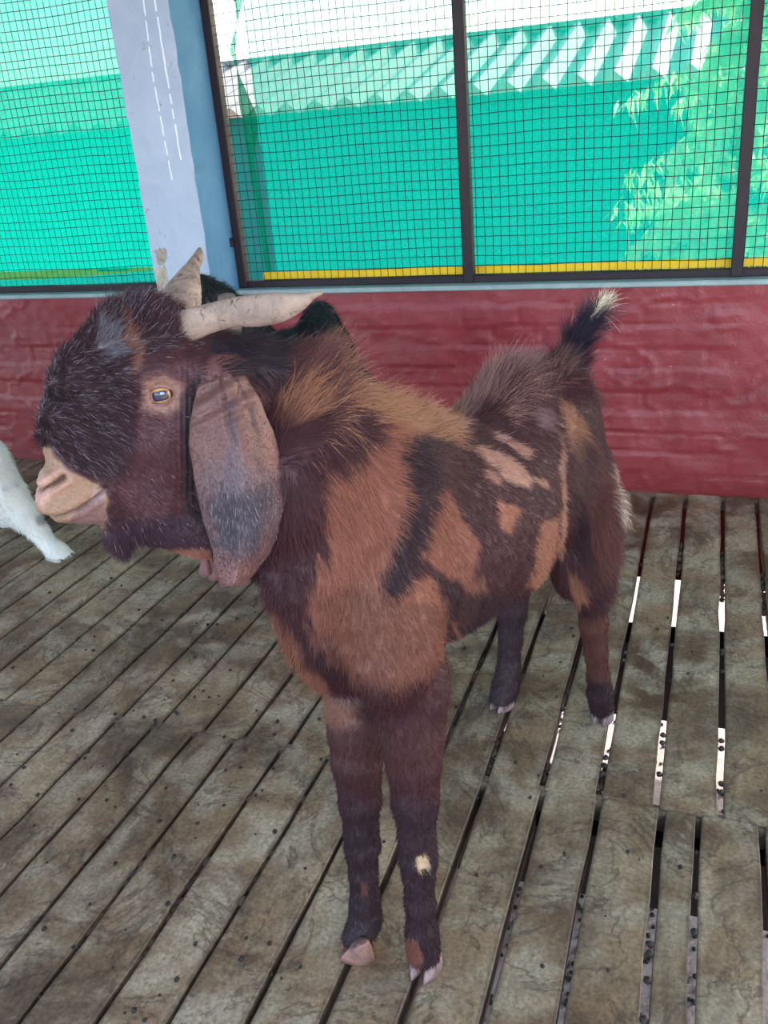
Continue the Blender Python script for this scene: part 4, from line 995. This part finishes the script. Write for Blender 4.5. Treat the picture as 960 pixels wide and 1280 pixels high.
# ---------------------------------------------------------------- the two goats behind
def other_goat(label, FB, FH, color, legs, eye_col, skip_side=None, patch=None, ear_col=None, neck_pts=None, nhair=26000, vox=.011, hoof_mat=None, neck_h=1.0):
    root = link('goat', None, label=label, category='goat'); root.location = tuple(FB.w(.42, 0, 0)); inv = Matrix.Translation(-root.location)
    def child(name, me, mat, **kw):
        o = link(name, me, mat, root, **kw); o.matrix_parent_inverse = inv; return o
    P = body_prims() + face_prims(False)
    hb = FB.loc(FH.w(-.06, 0, 1.14)); hb2 = FB.loc(FH.w(-.02, 0, 1.10))
    P.append(('B', [(.02, 0, .92, .09, .15), (float(hb[0] * .5 - .03), float(hb[1] * .5), neck_h, .065, .10), (float(hb[0]), float(hb[1]), float(hb[2]), .055, .085), (float(hb2[0]), float(hb2[1]), float(hb2[2]), .05, .07)], .05))
    P.append(('B', [(.93, 0, .86, .024, .03), (.99, 0, .93, .018, .02), (1.02, 0, 1.0, .010, .01)], .03))
    for s in (1, -1):
        P.append(('B', [(-.01, s * .083, .70, .05, .06), (.0, s * .08, .50, .036, .04), (.0, s * .08, .33, .028, .03), (.005, s * .08, .18, .021, .021), (-.005, s * .08, .07, .026, .026)], .02))
        if s in legs: P.append(('B', legs[s], .02))
        else: P.append(('B', [(.76, s * .12, .55, .06, .09), (.87, s * .125, .39, .03, .042), (.865, s * .125, .25, .021, .023), (.84, s * .125, .07, .026, .026)], .02))
    cs = [FB.w(-.35, 0, 0), FB.w(1.15, 0, 0), FH.w(.25, 0, 0)]
    lo = np.min(cs, 0) - .28; hi = np.max(cs, 0) + .28; lo[2] = .02; hi[2] = 1.36 * FB.sc
    F, ax = build_field(P, FB, FH, vox, lo, hi); V, Q = surface_nets(F, lo, vox); V = smooth_np(V, Q, 2, .4)
    VN = normals_np(V, Q); V = V + VN * (.003 * fbm(V, 30, 3))[:, None]
    def paint(X):
        c = np.tile(np.array(color), (len(X), 1)) * (1 + .2 * fbm(X, 14, 3))[:, None]
        if patch is not None: c = patch(X, c)
        return np.clip(c, .003, 1)
    me = mesh_np('body', V, Q); set_col(me, paint(V)); child('body', me, M_COAT)
    r = np.random.default_rng(9); fp = V[Q].mean(1); vis = (VN[Q].mean(1) * (CAMC - fp)).sum(1) > -.1
    R, Nn, f = scatter(V, Q, VN, np.where(vis, nhair / 1.1, nhair / 3.0), r); n = len(R)
    comb = FB.d * .6 + np.array([0, 0, -.8]); D = comb - Nn * (Nn @ comb)[:, None]; D /= np.linalg.norm(D, axis=1, keepdims=True) + 1e-6
    D = D + Nn * .45 + r.normal(0, .2, (n, 3)); lc = FB.loc(R)
    L = (.014 + .014 * (lc[:, 2] > .9)) * r.uniform(.6, 1.3, n) * FB.sc
    h = hair_object('coat_hair', root, R, Nn, D, L, paint(R) * r.uniform(.8, 1.2, (n, 1)), np.full(n, .0006), 4, .3); h.matrix_parent_inverse = inv
    for s in (1, -1):
        pts = [FH.w(-.05, s * .045, 1.19), FH.w(-.05, s * .09, 1.19), FH.w(-.04, s * .12, 1.13), FH.w(-.02, s * .13, 1.04), FH.w(-.01, s * .125, .99)]
        me = loft('ear', pts, np.array([.02, .034, .05, .045, .006]) * FH.sc, np.array([.008, .006, .005, .004, .002]) * FH.sc, FH.d, 0, 20)
        set_col(me, np.tile(np.array(ear_col), (len(me.vertices), 1))); child('ear', me, M_EAR)
        bm = bmesh.new(); g = bmesh.ops.create_uvsphere(bm, u_segments=20, v_segments=12, radius=.0155 * FH.sc)
        c0 = FH.w(.01, s * .052, 1.168)
        for v in g['verts']: v.co = v.co + Vector(c0)
        me = bpy.data.meshes.new('eyeball'); bm.to_mesh(me); bm.free()
        set_col(me, np.tile(np.array(eye_col), (len(me.vertices), 1))); child('eyeball', me, M_EYE)
    cm = claw_mesh(); cm.materials.append(hoof_mat or M_HOOF)
    for s in (1, -1):
        rear = legs[s][-1][:2] if s in legs else (.84, s * .125)
        for (a_, o_) in ((-.01, s * .08), rear):
            p = FB.w(a_ - .02, o_, 0); yaw = math.atan2(-FB.d[1], -FB.d[0])
            for q in (-1, 1):
                o = child('hoof', cm, None); sc = FB.sc
                o.location = (p[0] - math.sin(yaw) * q * .015 * sc, p[1] + math.cos(yaw) * q * .015 * sc, .0015); o.rotation_euler = (0, 0, yaw - q * .1); o.scale = (sc, sc, sc * 1.3)
    return root
FBk = Fr((-1.25, 2.80, 0), (.45, -.70), .81)
FHk = Fr((-1.555, 2.58, -.025), (-.62, -.75), .85, False)
other_goat('black goat standing behind the brown buck against the column and wall', FBk, FHk, lin(20, 22, 28), {}, lin(120, 112, 110), ear_col=lin(112, 98, 90), neck_h=.92)
FWt = Fr((-3.55, 2.60, 0), (1.0, .02), .92)
def white_patch(X, c):
    lc = FWt.loc(X); m = np.clip((noise3(X, 22) - .25) * 3, 0, 1) * (lc[:, 2] < .45) * (lc[:, 2] > .16); k = m[:, None] * .6
    return c * (1 - k) + np.array(lin(120, 112, 122)) * k
wl = []
for (x, y, rr) in [(-62, 560, 52), (-30, 590, 46), (4, 622, 30), (30, 645, 19), (48, 665, 12.5), (62, 681, 10.5), (71, 690, 13.5), (76, 696, 15)]:
    p = on_y(x, y, 2.48); d_ = float((p - CAMC) @ R_CAM[:, 2]); q = FWt.loc(p); wl.append((float(q[0]), float(q[1]), float(q[2]), rr * d_ / F_PX / .92, rr * d_ / F_PX / .92))
other_goat('white goat at the far left with only its outstretched hind leg in view', FWt, Fr((-3.78, 2.60, -.06), (-1, -.05), .92, False), lin(224, 222, 216), {(-1 if FWt.n[1] > 0 else 1): wl}, lin(60, 50, 40), patch=white_patch, hoof_mat=m_noisy('pale_hoof', (150, 146, 146), (206, 200, 196), 30), ear_col=lin(214, 206, 200))
